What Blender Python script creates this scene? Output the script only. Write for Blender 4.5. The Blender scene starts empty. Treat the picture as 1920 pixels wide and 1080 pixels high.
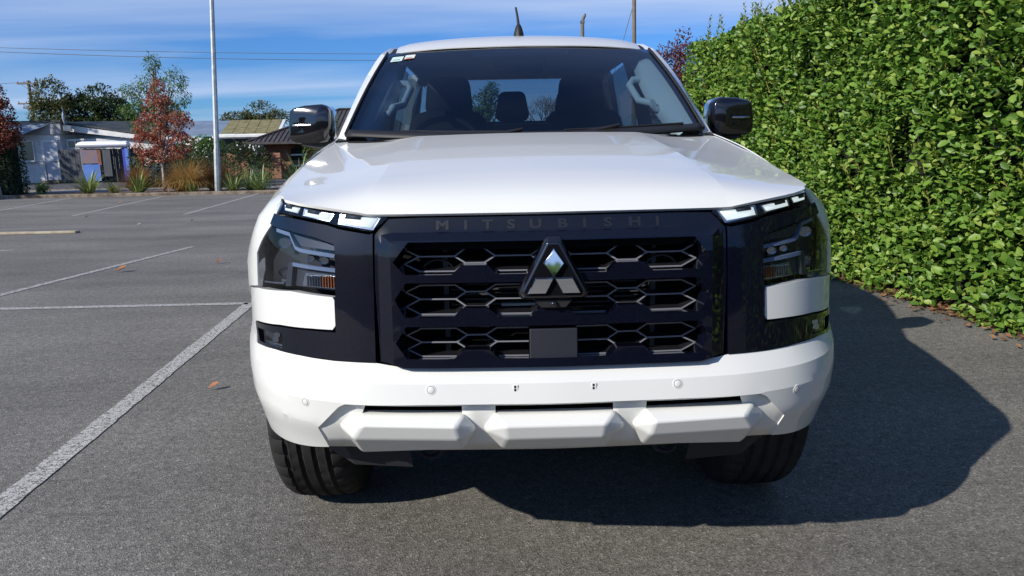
import bpy, bmesh, math, random
import numpy as np
from mathutils import Vector, Matrix, geometry
R = math.radians
random.seed(7); rng = np.random.default_rng(7)
scene = bpy.context.scene
COL = scene.collection

# ------------------------------------------------------------------ camera
CAM = Vector((-0.123, -1.564, 1.2086))
cam_d = bpy.data.cameras.new('camera'); cam = bpy.data.objects.new('camera', cam_d); COL.objects.link(cam)
cam_d.sensor_width = 36; cam_d.lens = 1340 / 1920 * 36; cam_d.clip_start = .05; cam_d.clip_end = 2000
def cam_axes(p=.19068, y=.0185, r=-.01943):
    fw = Vector((math.sin(y) * math.cos(p), math.cos(y) * math.cos(p), -math.sin(p)))
    rt = Vector((math.cos(y), -math.sin(y), 0)); up = rt.cross(fw)
    c, s = math.cos(r), math.sin(r)
    return c * rt + s * up, -s * rt + c * up, fw
rt_, up_, fw_ = cam_axes()
m = Matrix.Identity(4)
for i in range(3): m[i][0] = rt_[i]; m[i][1] = up_[i]; m[i][2] = -fw_[i]; m[i][3] = CAM[i]
cam.matrix_world = m; scene.camera = cam

# ------------------------------------------------------------------ world, sun, exposure
SUN_TO = Vector((-1.30, -.99, 1.0)).normalized()
SUN_EL = math.asin(SUN_TO.z); SUN_AZ = math.atan2(SUN_TO.x, SUN_TO.y)
world = bpy.data.worlds.new('World'); scene.world = world; world.use_nodes = True
wn = world.node_tree; wn.nodes.clear()
def N(t, typ, **kw):
    n = t.nodes.new(typ)
    for k, v in kw.items():
        if k.startswith('_'): setattr(n, k[1:], v)
    return n
sky = N(wn, 'ShaderNodeTexSky', _sky_type='NISHITA'); sky.sun_disc = False
sky.sun_elevation = SUN_EL; sky.sun_rotation = SUN_AZ % (2 * math.pi); sky.altitude = 0; sky.air_density = 1.0; sky.dust_density = .35; sky.ozone_density = 5.0
tc = N(wn, 'ShaderNodeTexCoord'); sep = N(wn, 'ShaderNodeSeparateXYZ'); wn.links.new(tc.outputs['Generated'], sep.inputs[0])
# cirrus: the view direction met with a flat layer high above
addz = N(wn, 'ShaderNodeMath', _operation='MAXIMUM'); wn.links.new(sep.outputs['Z'], addz.inputs[0]); addz.inputs[1].default_value = 0.0
addz2 = N(wn, 'ShaderNodeMath', _operation='ADD'); wn.links.new(addz.outputs[0], addz2.inputs[0]); addz2.inputs[1].default_value = .10
dx = N(wn, 'ShaderNodeMath', _operation='DIVIDE'); wn.links.new(sep.outputs['X'], dx.inputs[0]); wn.links.new(addz2.outputs[0], dx.inputs[1])
dy = N(wn, 'ShaderNodeMath', _operation='DIVIDE'); wn.links.new(sep.outputs['Y'], dy.inputs[0]); wn.links.new(addz2.outputs[0], dy.inputs[1])
cmb = N(wn, 'ShaderNodeCombineXYZ'); wn.links.new(dx.outputs[0], cmb.inputs[0]); wn.links.new(dy.outputs[0], cmb.inputs[1])
mp = N(wn, 'ShaderNodeMapping'); wn.links.new(cmb.outputs[0], mp.inputs[0]); mp.inputs['Rotation'].default_value = (0, 0, R(12)); mp.inputs['Scale'].default_value = (.16, .55, 1); mp.inputs['Location'].default_value = (2.5, 8.8, 0)
nz = N(wn, 'ShaderNodeTexNoise'); wn.links.new(mp.outputs[0], nz.inputs['Vector']); nz.inputs['Scale'].default_value = 1.15; nz.inputs['Detail'].default_value = 6; nz.inputs['Roughness'].default_value = .52; nz.inputs['Distortion'].default_value = .5
cr = N(wn, 'ShaderNodeValToRGB'); wn.links.new(nz.outputs[0], cr.inputs[0])
cr.color_ramp.elements[0].position = .42; cr.color_ramp.elements[0].color = (0, 0, 0, 1); cr.color_ramp.elements[1].position = .68; cr.color_ramp.elements[1].color = (.88, .88, .88, 1)
mixc = N(wn, 'ShaderNodeMix', _data_type='RGBA'); wn.links.new(cr.outputs[0], mixc.inputs['Factor']); 
skt = N(wn, 'ShaderNodeMix', _data_type='RGBA', _blend_type='MULTIPLY'); skt.inputs['Factor'].default_value = 1; wn.links.new(sky.outputs[0], skt.inputs[6]); skt.inputs[7].default_value = (.48, .84, 1.34, 1)
wn.links.new(skt.outputs[2], mixc.inputs[6]); mixc.inputs[7].default_value = (5.3, 6.6, 9.2, 1)
bg = N(wn, 'ShaderNodeBackground'); bg.inputs['Strength'].default_value = .086; wn.links.new(mixc.outputs[2], bg.inputs[0])
wo = N(wn, 'ShaderNodeOutputWorld'); wn.links.new(bg.outputs[0], wo.inputs[0])

sun_d = bpy.data.lights.new('sun', 'SUN'); sun_d.energy = 4.8; sun_d.angle = R(.53); sun_d.color = (1, .935, .84)
sun = bpy.data.objects.new('sun', sun_d); COL.objects.link(sun); sun.rotation_euler = (-SUN_TO).to_track_quat('-Z', 'Y').to_euler(); sun.location = SUN_TO * 60
vs = scene.view_settings; vs.view_transform = 'Standard'; vs.look = 'None'; vs.exposure = .2; vs.gamma = 1; vs.use_curve_mapping = False
cy_ = scene.cycles
cy_.max_bounces = 8; cy_.transparent_max_bounces = 16; cy_.glossy_bounces = 4; cy_.diffuse_bounces = 3; cy_.transmission_bounces = 6; cy_.caustics_reflective = False; cy_.caustics_refractive = False

# ------------------------------------------------------------------ materials
def mat(name, col=(.5, .5, .5), rough=.5, metal=0, coat=0, coat_rough=.03, spec=.5, emit=None, es=0):
    M = bpy.data.materials.new(name); M.use_nodes = True
    b = M.node_tree.nodes['Principled BSDF']
    b.inputs['Base Color'].default_value = (*col, 1); b.inputs['Roughness'].default_value = rough; b.inputs['Metallic'].default_value = metal
    b.inputs['Coat Weight'].default_value = coat; b.inputs['Coat Roughness'].default_value = coat_rough; b.inputs['Specular IOR Level'].default_value = spec
    if emit: b.inputs['Emission Color'].default_value = (*emit, 1); b.inputs['Emission Strength'].default_value = es
    return M
def nodes(M): return M.node_tree, M.node_tree.nodes['Principled BSDF']
def vary(M, c1, c2, scale=3, detail=4, lo=.35, hi=.65, bump=0, bscale=None, coords='Object', bdist=.01, rough=None, stretch=None):
    t, b = nodes(M)
    tc = N(t, 'ShaderNodeTexCoord'); src = tc.outputs[coords]
    if stretch:
        mp = N(t, 'ShaderNodeMapping'); t.links.new(src, mp.inputs[0]); mp.inputs['Scale'].default_value = stretch; src = mp.outputs[0]
    n = N(t, 'ShaderNodeTexNoise'); t.links.new(src, n.inputs['Vector']); n.inputs['Scale'].default_value = scale; n.inputs['Detail'].default_value = detail
    r = N(t, 'ShaderNodeValToRGB'); t.links.new(n.outputs[0], r.inputs[0])
    r.color_ramp.elements[0].position = lo; r.color_ramp.elements[0].color = (*c1, 1); r.color_ramp.elements[1].position = hi; r.color_ramp.elements[1].color = (*c2, 1)
    t.links.new(r.outputs[0], b.inputs['Base Color'])
    if bump:
        n2 = N(t, 'ShaderNodeTexNoise'); t.links.new(src, n2.inputs['Vector']); n2.inputs['Scale'].default_value = bscale or scale * 4; n2.inputs['Detail'].default_value = 3
        bp = N(t, 'ShaderNodeBump'); bp.inputs['Strength'].default_value = bump; bp.inputs['Distance'].default_value = bdist
        t.links.new(n2.outputs[0], bp.inputs['Height']); t.links.new(bp.outputs[0], b.inputs['Normal'])
    return M
def leaf_mat(name, cols, rough=.42, trans=.25, spec=.5):
    M = mat(name, cols[0], rough, spec=spec); t, b = nodes(M)
    g = N(t, 'ShaderNodeNewGeometry'); r = N(t, 'ShaderNodeValToRGB'); t.links.new(g.outputs['Random Per Island'], r.inputs[0])
    e = r.color_ramp.elements
    while len(e) < len(cols): e.new(.5)
    for i, c in enumerate(cols): e[i].position = i / max(1, len(cols) - 1); e[i].color = (*c, 1)
    t.links.new(r.outputs[0], b.inputs['Base Color'])
    tr = N(t, 'ShaderNodeBsdfTranslucent'); t.links.new(r.outputs[0], tr.inputs[0])
    mx = N(t, 'ShaderNodeMixShader'); mx.inputs[0].default_value = trans
    out = t.nodes['Material Output']; t.links.new(b.outputs[0], mx.inputs[1]); t.links.new(tr.outputs[0], mx.inputs[2]); t.links.new(mx.outputs[0], out.inputs[0])
    return M
def thin_glass(name, tint=(.8, .87, .86), ior=1.5, rough=0.0, boost=1.0):
    M = bpy.data.materials.new(name); M.use_nodes = True; t = M.node_tree; t.nodes.clear()
    tr = N(t, 'ShaderNodeBsdfTransparent'); tr.inputs[0].default_value = (*tint, 1)
    gl = N(t, 'ShaderNodeBsdfGlossy'); gl.inputs['Roughness'].default_value = rough
    ge = N(t, 'ShaderNodeNewGeometry'); dt = N(t, 'ShaderNodeVectorMath', _operation='DOT_PRODUCT'); t.links.new(ge.outputs['Normal'], dt.inputs[0]); t.links.new(ge.outputs['Incoming'], dt.inputs[1])
    ab = N(t, 'ShaderNodeMath', _operation='ABSOLUTE'); t.links.new(dt.outputs['Value'], ab.inputs[0]); om = N(t, 'ShaderNodeMath', _operation='SUBTRACT'); om.inputs[0].default_value = 1; t.links.new(ab.outputs[0], om.inputs[1])
    pw = N(t, 'ShaderNodeMath', _operation='POWER'); t.links.new(om.outputs[0], pw.inputs[0]); pw.inputs[1].default_value = 5
    r0 = ((ior - 1) / (ior + 1)) ** 2 * boost
    mu = N(t, 'ShaderNodeMath', _operation='MULTIPLY_ADD'); t.links.new(pw.outputs[0], mu.inputs[0]); mu.inputs[1].default_value = 1 - r0; mu.inputs[2].default_value = r0; mu.use_clamp = True
    mx = N(t, 'ShaderNodeMixShader'); t.links.new(mu.outputs[0], mx.inputs[0]); t.links.new(tr.outputs[0], mx.inputs[1]); t.links.new(gl.outputs[0], mx.inputs[2])
    o = N(t, 'ShaderNodeOutputMaterial'); t.links.new(mx.outputs[0], o.inputs[0])
    return M
MT = {}
MT['white'] = mat('white_paint', (.69, .70, .668), .45, coat=.8, coat_rough=.025, spec=.3)
MT['white'].node_tree.nodes['Principled BSDF'].inputs['Coat IOR'].default_value = 1.33
MT['navy'] = mat('dark_navy_paint', (.006, .0075, .018), .40, coat=1, coat_rough=.02, spec=.12)
t, b = nodes(MT['navy']); b.inputs['Coat IOR'].default_value = 1.42
v = N(t, 'ShaderNodeTexVoronoi'); v.inputs['Scale'].default_value = 900; tcn = N(t, 'ShaderNodeTexCoord'); t.links.new(tcn.outputs['Object'], v.inputs['Vector'])
rp = N(t, 'ShaderNodeValToRGB'); t.links.new(v.outputs['Color'], rp.inputs[0]); rp.color_ramp.elements[0].position = .55; rp.color_ramp.elements[0].color = (.0012, .0016, .0045, 1); rp.color_ramp.elements[1].position = .95; rp.color_ramp.elements[1].color = (.006, .009, .028, 1)
t.links.new(rp.outputs[0], b.inputs['Base Color'])
MT['black_gloss'] = mat('gloss_black', (.006, .006, .008), .12, coat=1, coat_rough=.02)
MT['black'] = mat('black_plastic', (.012, .012, .013), .6)
MT['letter'] = mat('satin_letter', (.010, .011, .017), .45)
MT['void'] = mat('dark_cavity', (.006, .006, .007), .85, spec=.2)
MT['under'] = mat('grey_underbody_plastic', (.022, .023, .028), .75, spec=.3)
MT['grid'] = mat('dark_grey_grille', (.010, .0105, .013), .4, coat=.2)
MT['grid_glint'] = mat('grille_edge_glint', (.20, .21, .235), .35, coat=.3)  # pale front face of each bar, a highlight painted as colour
MT['fin'] = mat('radiator_fin', (.07, .072, .075), .5, .3)
MT['radar'] = mat('radar_plastic', (.016, .018, .026), .48)
MT['chrome'] = mat('chrome', (.86, .87, .88), .035, 1)
MT['silver'] = mat('silver', (.55, .56, .58), .25, 1)
MT['reflector'] = mat('lamp_reflector', (.50, .52, .56), .18, 1)
MT['cup'] = mat('dark_lamp_cup', (.10, .11, .13), .12, .6, coat=1)
MT['bezel'] = mat('grey_bezel', (.035, .037, .045), .4)
MT['bezel_blue'] = mat('pale_bezel', (.15, .19, .28), .35)
MT['amber'] = mat('amber_lens', (.30, .10, .03), .2, coat=.6)
MT['drl'] = mat('white_lamp_light', (.35, .38, .37), .3, emit=(.92, 1, .94), es=.72)
MT['lens'] = thin_glass('clear_lamp_lens', (.84, .88, .94), 1.5, boost=1.25)
MT['screen'] = thin_glass('windscreen_glass', (.33, .43, .52), 1.52, boost=2.2)
MT['side_glass'] = thin_glass('side_window_glass', (.30, .36, .37), 1.5, boost=1.4)
MT['rear_glass'] = thin_glass('rear_window_glass', (.55, .62, .64), 1.5, boost=1.4)
MT['tyre'] = vary(mat('tyre_rubber', (.02, .02, .02), .8, spec=.3), (.012, .012, .012), (.024, .023, .022), 14, bump=.2, bdist=.002)
MT['rim'] = mat('alloy_rim', (.35, .36, .37), .3, .8)
MT['seat'] = vary(mat('black_seat_cloth', (.012, .012, .014), .85), (.010, .010, .012), (.018, .018, .021), 60)
MT['dash'] = mat('dark_dash_plastic', (.012, .013, .016), .75, spec=.3)
MT['trim'] = mat('beige_grey_pillar_trim', (.72, .74, .68), .75)
MT['lining'] = mat('roof_lining', (.09, .09, .095), .9)
MT['sticker'] = mat('sticker_paper', (.50, .66, .62), .6)
MT['sticker2'] = mat('sticker_paper_cream', (.64, .66, .58), .6)
MT['red'] = mat('red_print', (.45, .06, .03), .6)
MT['sensor_ring'] = mat('sensor_gap', (.25, .25, .25), .6)

# ------------------------------------------------------------------ mesh helpers
def link(name, me, mt, parent=None):
    o = bpy.data.objects.new(name, me); COL.objects.link(o)
    if mt is not None:
        me.materials.clear(); me.materials.append(MT[mt] if isinstance(mt, str) else mt)
    if parent is not None: o.parent = parent
    return o
def tag(o, label=None, cat=None, group=None, kind=None):
    if label: o['label'] = label
    if cat: o['category'] = cat
    if group: o['group'] = group
    if kind: o['kind'] = kind
    return o
def empty(name, loc=(0, 0, 0), label=None, cat=None, group=None, rz=0):
    o = bpy.data.objects.new(name, None); COL.objects.link(o); o.location = loc; o.rotation_euler = (0, 0, rz); o.empty_display_size = .1
    return tag(o, label, cat, group)
def raw(name, V, F, mt, parent=None, smooth=False, sharp=None):
    me = bpy.data.meshes.new(name); me.from_pydata([tuple(map(float, p)) for p in V], [], F); me.validate()
    if smooth:
        me.shade_smooth()
        if sharp: me.set_sharp_from_angle(angle=R(sharp))
    return link(name, me, mt, parent)
def fixn(o):
    bm = bmesh.new(); bm.from_mesh(o.data); bmesh.ops.recalc_face_normals(bm, faces=bm.faces); bm.to_mesh(o.data); bm.free(); return o
def bev(o, w, seg=2, ang=35):
    md = o.modifiers.new('bevel', 'BEVEL'); md.width = w; md.segments = seg; md.limit_method = 'ANGLE'; md.angle_limit = R(ang); md.harden_normals = True
    return o
def box(name, lo, hi, mt, parent=None, bevel=0, seg=2):
    (x0, y0, z0), (x1, y1, z1) = lo, hi
    V = [(x0, y0, z0), (x1, y0, z0), (x1, y1, z0), (x0, y1, z0), (x0, y0, z1), (x1, y0, z1), (x1, y1, z1), (x0, y1, z1)]
    F = [(0, 3, 2, 1), (4, 5, 6, 7), (0, 1, 5, 4), (1, 2, 6, 5), (2, 3, 7, 6), (3, 0, 4, 7)]
    o = raw(name, V, F, mt, parent)
    if bevel:
        bev(o, bevel, seg); o.data.shade_smooth(); o.data.set_sharp_from_angle(angle=R(40)) if bevel < .004 else None
    return o
def tube_geo(pts, rad, n=8):
    pts = [Vector(p) for p in pts]; V = []; F = []
    rads = rad if hasattr(rad, '__len__') else [rad] * len(pts)
    prev = None
    for i, p in enumerate(pts):
        d = (pts[min(i + 1, len(pts) - 1)] - pts[max(i - 1, 0)]).normalized()
        if prev is None: a = d.orthogonal().normalized()
        else: a = (prev - prev.dot(d) * d).normalized()
        prev = a; bb = d.cross(a)
        for k in range(n):
            an = 2 * math.pi * k / n; V.append(p + (a * math.cos(an) + bb * math.sin(an)) * rads[i])
    for i in range(len(pts) - 1):
        for k in range(n): F.append((i * n + k, i * n + (k + 1) % n, (i + 1) * n + (k + 1) % n, (i + 1) * n + k))
    F.append(tuple(range(n))[::-1]); F.append(tuple(range((len(pts) - 1) * n, len(pts) * n)))
    return V, F
def tube(name, pts, rad, mt, parent=None, n=8):
    V, F = tube_geo(pts, rad, n); return raw(name, V, F, mt, parent, True, 50)
def loft(name, rings, mt, parent=None, close=True, caps=True, smooth=True, sharp=35):
    n = len(rings[0]); V = [p for r in rings for p in r]; F = []
    for i in range(len(rings) - 1):
        for k in range(n if close else n - 1): F.append((i * n + k, i * n + (k + 1) % n, (i + 1) * n + (k + 1) % n, (i + 1) * n + k))
    if caps and close: F.append(tuple(range(n))[::-1]); F.append(tuple(range((len(rings) - 1) * n, len(rings) * n)))
    o = raw(name, V, F, mt, parent, smooth, sharp); return fixn(o)
def poly_prism(name, pts2, y0, y1, mt, parent=None, bevel=0):
    """outline in X,Z extruded along Y"""
    n = len(pts2); V = [(x, y0, z) for x, z in pts2] + [(x, y1, z) for x, z in pts2]
    F = [tuple(range(n)), tuple(range(n, 2 * n))[::-1]] + [(k, n + k, n + (k + 1) % n, (k + 1) % n) for k in range(n)]
    o = fixn(raw(name, V, F, mt, parent))
    if bevel: bev(o, bevel)
    return o
def pip(P, poly):
    P = np.asarray(P); x, y = P[:, 0], P[:, 1]; ins = np.zeros(len(P), bool); n = len(poly)
    for i in range(n):
        x0, y0 = poly[i]; x1, y1 = poly[(i + 1) % n]
        c = ((y0 > y) != (y1 > y)) & (x < (x1 - x0) * (y - y0) / ((y1 - y0) + 1e-15) + x0); ins ^= c
    return ins
def resample(poly, res, closed=True):
    out = []; n = len(poly)
    for i in range(n if closed else n - 1):
        a = np.array(poly[i], float); b_ = np.array(poly[(i + 1) % n], float); k = max(1, int(math.ceil(np.linalg.norm(b_ - a) / res)))
        for j in range(k): out.append(a + (b_ - a) * j / k)
    if not closed: out.append(np.array(poly[-1], float))
    return out
def patch(name, outer, mapf, mt, parent=None, holes=(), lines=(), res=.03, thick=.02, bevel=.003, out=None, sharp=24, seg=2, smooth=True):
    pts = []; edges = []
    def add_loop(p, closed=True):
        s = len(pts); pts.extend(p); n = len(p)
        edges.extend([(s + i, s + (i + 1) % n) for i in range(n if closed else n - 1)])
    loops = [resample(outer, res)] + [resample(h_, res) for h_ in holes]
    for l in loops: add_loop(l)
    for l in lines: add_loop(resample(l, res, False), False)
    A = np.array(pts); lo, hi = A.min(0), A.max(0)
    nx = max(1, int((hi[0] - lo[0]) / res)); ny = max(1, int((hi[1] - lo[1]) / res))
    gx, gy = np.meshgrid(np.linspace(lo[0], hi[0], nx + 1), np.linspace(lo[1], hi[1], ny + 1)); G_ = np.stack([gx.ravel(), gy.ravel()], 1)
    ok = pip(G_, loops[0])
    for h_ in loops[1:]: ok &= ~pip(G_, h_)
    G_ = G_[ok]
    if len(G_):
        d = np.sqrt(((G_[:, None, :] - A[None]) ** 2).sum(-1)).min(1); G_ = G_[d > .45 * res]
    allp = [Vector(p) for p in pts] + [Vector(p) for p in G_]
    vv, ee, ff, *_ = geometry.delaunay_2d_cdt(allp, edges, [], 0, 1e-7)
    cen = np.array([[sum(vv[i][k] for i in f) / len(f) for k in (0, 1)] for f in ff])
    ok = pip(cen, loops[0])
    for h_ in loops[1:]: ok &= ~pip(cen, h_)
    V = [mapf(p[0], p[1]) for p in vv]; F = [tuple(f) for f, k in zip(ff, ok) if k]
    used = sorted({i for f in F for i in f}); rem = {u: i for i, u in enumerate(used)}
    V = [V[u] for u in used]; F = [tuple(rem[i] for i in f) for f in F]
    if out is not None:
        s = 0
        for f in F:
            a, b_, c = (Vector(V[i]) for i in f[:3]); s += (b_ - a).cross(c - a).dot(Vector(out))
        if s < 0: F = [f[::-1] for f in F]
    o = raw(name, V, F, mt, parent, smooth, sharp)
    if thick:
        md = o.modifiers.new('solid', 'SOLIDIFY'); md.thickness = thick; md.offset = -1; md.use_even_offset = False
    if bevel: bev(o, bevel, seg, 42)
    return o
def mirror2(half): return list(half) + [(-x, y) for x, y in half[::-1] if abs(x) > 1e-9]

# ================================================================== SETTING
def asphalt(name, c_lo, c_mid, c_hi, patchy=.12):
    M = mat(name, c_mid, .85, spec=.35); t, b = nodes(M)
    tc = N(t, 'ShaderNodeTexCoord')
    v = N(t, 'ShaderNodeTexVoronoi'); v.inputs['Scale'].default_value = 185; t.links.new(tc.outputs['Object'], v.inputs['Vector'])
    bw = N(t, 'ShaderNodeSeparateColor'); t.links.new(v.outputs['Color'], bw.inputs[0])
    r = N(t, 'ShaderNodeValToRGB'); t.links.new(bw.outputs[0], r.inputs[0]); e = r.color_ramp.elements
    e[0].position = .0; e[0].color = (*c_lo, 1); e[1].position = 1; e[1].color = (*c_hi, 1); k = e.new(.5); k.color = (*c_mid, 1); k = e.new(.93); k.color = tuple(x * 1.25 for x in c_mid) + (1,)
    n1 = N(t, 'ShaderNodeTexNoise'); n1.inputs['Scale'].default_value = .55; n1.inputs['Detail'].default_value = 7; n1.inputs['Roughness'].default_value = .62
    mp = N(t, 'ShaderNodeMapping'); mp.inputs['Scale'].default_value = (.55, 1.4, 1); t.links.new(tc.outputs['Object'], mp.inputs[0]); t.links.new(mp.outputs[0], n1.inputs['Vector'])
    r2 = N(t, 'ShaderNodeMapRange'); t.links.new(n1.outputs[0], r2.inputs[0]); r2.inputs[1].default_value = .3; r2.inputs[2].default_value = .7; r2.inputs[3].default_value = 1 - patchy * 1.6; r2.inputs[4].default_value = 1 + patchy
    n3 = N(t, 'ShaderNodeTexNoise'); n3.inputs['Scale'].default_value = 26; n3.inputs['Detail'].default_value = 4; t.links.new(tc.outputs['Object'], n3.inputs['Vector'])
    r3 = N(t, 'ShaderNodeMapRange'); t.links.new(n3.outputs[0], r3.inputs[0]); r3.inputs[1].default_value = .3; r3.inputs[2].default_value = .7; r3.inputs[3].default_value = .8; r3.inputs[4].default_value = 1.2
    mu = N(t, 'ShaderNodeMath', _operation='MULTIPLY'); t.links.new(r2.outputs[0], mu.inputs[0]); t.links.new(r3.outputs[0], mu.inputs[1])
    sc = N(t, 'ShaderNodeVectorMath', _operation='SCALE'); t.links.new(r.outputs[0], sc.inputs[0]); t.links.new(mu.outputs[0], sc.inputs['Scale'])
    t.links.new(sc.outputs[0], b.inputs['Base Color'])
    bp = N(t, 'ShaderNodeBump'); bp.inputs['Strength'].default_value = .55; bp.inputs['Distance'].default_value = .004; t.links.new(v.outputs['Distance'], bp.inputs['Height']); t.links.new(bp.outputs[0], b.inputs['Normal'])
    return M
MT['asphalt'] = asphalt('car_park_asphalt', (.092, .088, .078), (.176, .168, .149), (.36, .343, .305), .24)
MT['road'] = asphalt('street_asphalt', (.05, .05, .05), (.085, .085, .084), (.16, .16, .155))
MT['grass'] = vary(mat('grass_ground', (.08, .1, .03), .9), (.06, .08, .025), (.13, .13, .06), 2)
MT['soil'] = vary(mat('garden_soil', (.09, .06, .04), .95), (.05, .035, .022), (.16, .105, .06), 6, bump=.6, bdist=.03)
MT['concrete'] = vary(mat('concrete_kerb', (.3, .27, .22), .9), (.10, .075, .052), (.27, .22, .165), 5, bump=.3)
MT['footpath'] = vary(mat('footpath_concrete', (.3, .29, .27), .9), (.20, .195, .185), (.30, .29, .27), 2)
def plane(name, x0, x1, y0, y1, z, mt, parent=None): return raw(name, [(x0, y0, z), (x1, y0, z), (x1, y1, z), (x0, y1, z)], [(0, 1, 2, 3)], mt, parent)
tag(plane('ground', -400, 400, -200, 700, -.03, 'grass'), kind='structure')
tag(plane('car_park', -60, 30, -40, 21.55, 0, 'asphalt'), kind='structure')
tag(plane('garden_bed', -60, 30, 21.65, 24.6, .03, 'soil'), kind='structure')
tag(plane('footpath', -60, 40, 24.7, 26.6, .02, 'footpath'), kind='structure')
tag(plane('street', -60, 40, 26.8, 35.2, -.012, 'road'), kind='structure')
tag(box('kerb', (-60, 21.50, -.02), (30, 21.67, .10), 'concrete', bevel=.02), kind='structure')
tag(box('street_kerb', (-60, 26.62, -.03), (40, 26.78, .05), 'concrete', bevel=.02), kind='structure')

# worn painted bay lines
MT['paint'] = mat('worn_white_paint', (.5, .49, .46), .8, spec=.3)
t, b = nodes(MT['paint'])
tcn = N(t, 'ShaderNodeTexCoord'); n1 = N(t, 'ShaderNodeTexNoise'); n1.inputs['Scale'].default_value = 55; n1.inputs['Detail'].default_value = 6; n1.inputs['Roughness'].default_value = .75; t.links.new(tcn.outputs['Object'], n1.inputs['Vector'])
vo = N(t, 'ShaderNodeTexVoronoi', _feature='DISTANCE_TO_EDGE'); vo.inputs['Scale'].default_value = 42
nw = N(t, 'ShaderNodeTexNoise'); nw.inputs['Scale'].default_value = 20; t.links.new(tcn.outputs['Object'], nw.inputs['Vector'])
mxv = N(t, 'ShaderNodeMix', _data_type='RGBA'); mxv.inputs['Factor'].default_value = .12; t.links.new(tcn.outputs['Object'], mxv.inputs[6]); t.links.new(nw.outputs['Color'], mxv.inputs[7]); t.links.new(mxv.outputs[2], vo.inputs['Vector'])
crk = N(t, 'ShaderNodeMath', _operation='LESS_THAN'); t.links.new(vo.outputs['Distance'], crk.inputs[0]); crk.inputs[1].default_value = .055
sp = N(t, 'ShaderNodeMath', _operation='LESS_THAN'); t.links.new(n1.outputs[0], sp.inputs[0]); sp.inputs[1].default_value = .445
mxm = N(t, 'ShaderNodeMath', _operation='MAXIMUM'); t.links.new(crk.outputs[0], mxm.inputs[0]); t.links.new(sp.outputs[0], mxm.inputs[1])
mxp = N(t, 'ShaderNodeMix', _data_type='RGBA'); t.links.new(mxm.outputs[0], mxp.inputs['Factor']); mxp.inputs[6].default_value = (.47, .46, .43, 1); mxp.inputs[7].default_value = (.13, .125, .115, 1)
t.links.new(mxp.outputs[2], b.inputs['Base Color'])
MT['paint_thin'] = vary(mat('thin_worn_paint', (.36, .35, .33), .85), (.15, .145, .135), (.40, .39, .37), 30, lo=.38, hi=.56)
def line(a, b_, w, mt, lab):
    a = Vector((*a, 0)); b_ = Vector((*b_, 0)); d = (b_ - a).normalized(); s = Vector((-d.y, d.x, 0)) * w / 2
    L = (b_ - a).length; n = max(2, int(L / .06)); V = []; F = []
    for i in range(n + 1):
        p = a + d * L * i / n; j1, j2 = (random.uniform(-.004, .004) for _ in 'ab')
        V += [p + s * (1 + j1 / w * 2) + Vector((0, 0, .004)), p - s * (1 + j2 / w * 2) + Vector((0, 0, .004))]
        if i: F.append((2 * i - 2, 2 * i - 1, 2 * i + 1, 2 * i))
    o = raw('bay_line', V, F, mt); o['kind'] = 'structure'; o['label'] = lab; return o
line((-1.80, -.55), (-2.19, 4.30), .10, 'paint', 'worn white bay line running beside the truck to the foreground')
line((-2.20, 4.275), (-6.6, 4.29), .085, 'paint', 'worn white line crossing the car park left of the truck')
line((-4.72, 4.40), (-4.27, 8.18), .085, 'paint_thin', 'white bay line slanting across the middle of the car park')
line((-7.45, 8.24), (-6.70, 8.18), .085, 'paint_thin', 'short end of a white line at the left edge')
line((-6.75, 13.75), (-7.66, 21.3), .10, 'paint_thin', 'far bay line ending at the kerb beside the light pole')
line((-9.22, 13.95), (-10.55, 21.3), .10, 'paint_thin', 'far bay line ending at the kerb below the red tree')
line((-12.0, 15.3), (-13.45, 21.3), .10, 'paint_thin', 'far bay line ending at the kerb below the flax')
line((-14.7, 15.3), (-16.2, 21.3), .10, 'paint_thin', 'far bay line ending at the kerb below the clipped hedge')

# ================================================================== TRUCK
truck = empty('pickup_truck', (0, 0, 0), 'white double cab pickup truck with dark navy grille parked facing the camera', 'pickup truck')
# plan curve of the nose and flank, smoothed, by arc length u
_px = np.array([0, .3, .45, .6, .7, .775, .82, .86, .895, .93, .95, .957, .957, .957, .955]); _py = np.array([0, .012, .03, .085, .165, .275, .38, .49, .61, .76, .92, 1.1, 1.6, 3.5, 5.4])
_u = np.concatenate([[0], np.cumsum(np.hypot(np.diff(_px), np.diff(_py)))])
_fu = np.arange(-1.0, 5.6, .004)
_ex = np.sign(_fu) * np.interp(abs(_fu), _u, _px); _ey = np.interp(abs(_fu), _u, _py)
_k = np.exp(-.5 * (np.arange(-40, 41) * .004 / .045) ** 2); _k /= _k.sum()
def _sm(a):
    p = np.concatenate([a[0] + (a[0] - a[1:41][::-1]), a, a[-1] + (a[-1] - a[-41:-1][::-1])]); return np.convolve(p, _k, 'valid')
_sx, _sy = _sm(_ex), _sm(_ey); _sy -= np.interp(0, _fu, _sy)
_gz = np.array([.30, .36, .42, .47, .505, .565, .575, .635, .683, .722, .98, 1.05, 1.09, 1.2]); _gy = np.array([.2, .16, .10, .065, .045, .004, .0, -.01, .0, .036, .06, .075, .09, .15])
def Gp(z): return float(np.interp(z, _gz, _gy))
def PX(u): return float(math.copysign(np.interp(abs(u), _fu, _sx), u))
def PY(u): return float(np.interp(abs(u), _fu, _sy))
def U(x): return float(math.copysign(np.interp(abs(x), _sx[250:], _fu[250:]), x))
_ymono = np.maximum.accumulate(_sy[250:])
def UY(y): return float(np.interp(y, _ymono, _fu[250:]))
def S(u, z, off=0): return (PX(u), PY(u) + Gp(z) + off, z)
def mS(off=0): return lambda u, z: S(u, z, off)
def XZ(pts, s=1): return [(s * U(x), z) for x, z in pts]
def SX(x, z, off=0): return Vector(S(U(x), z, off))
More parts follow.
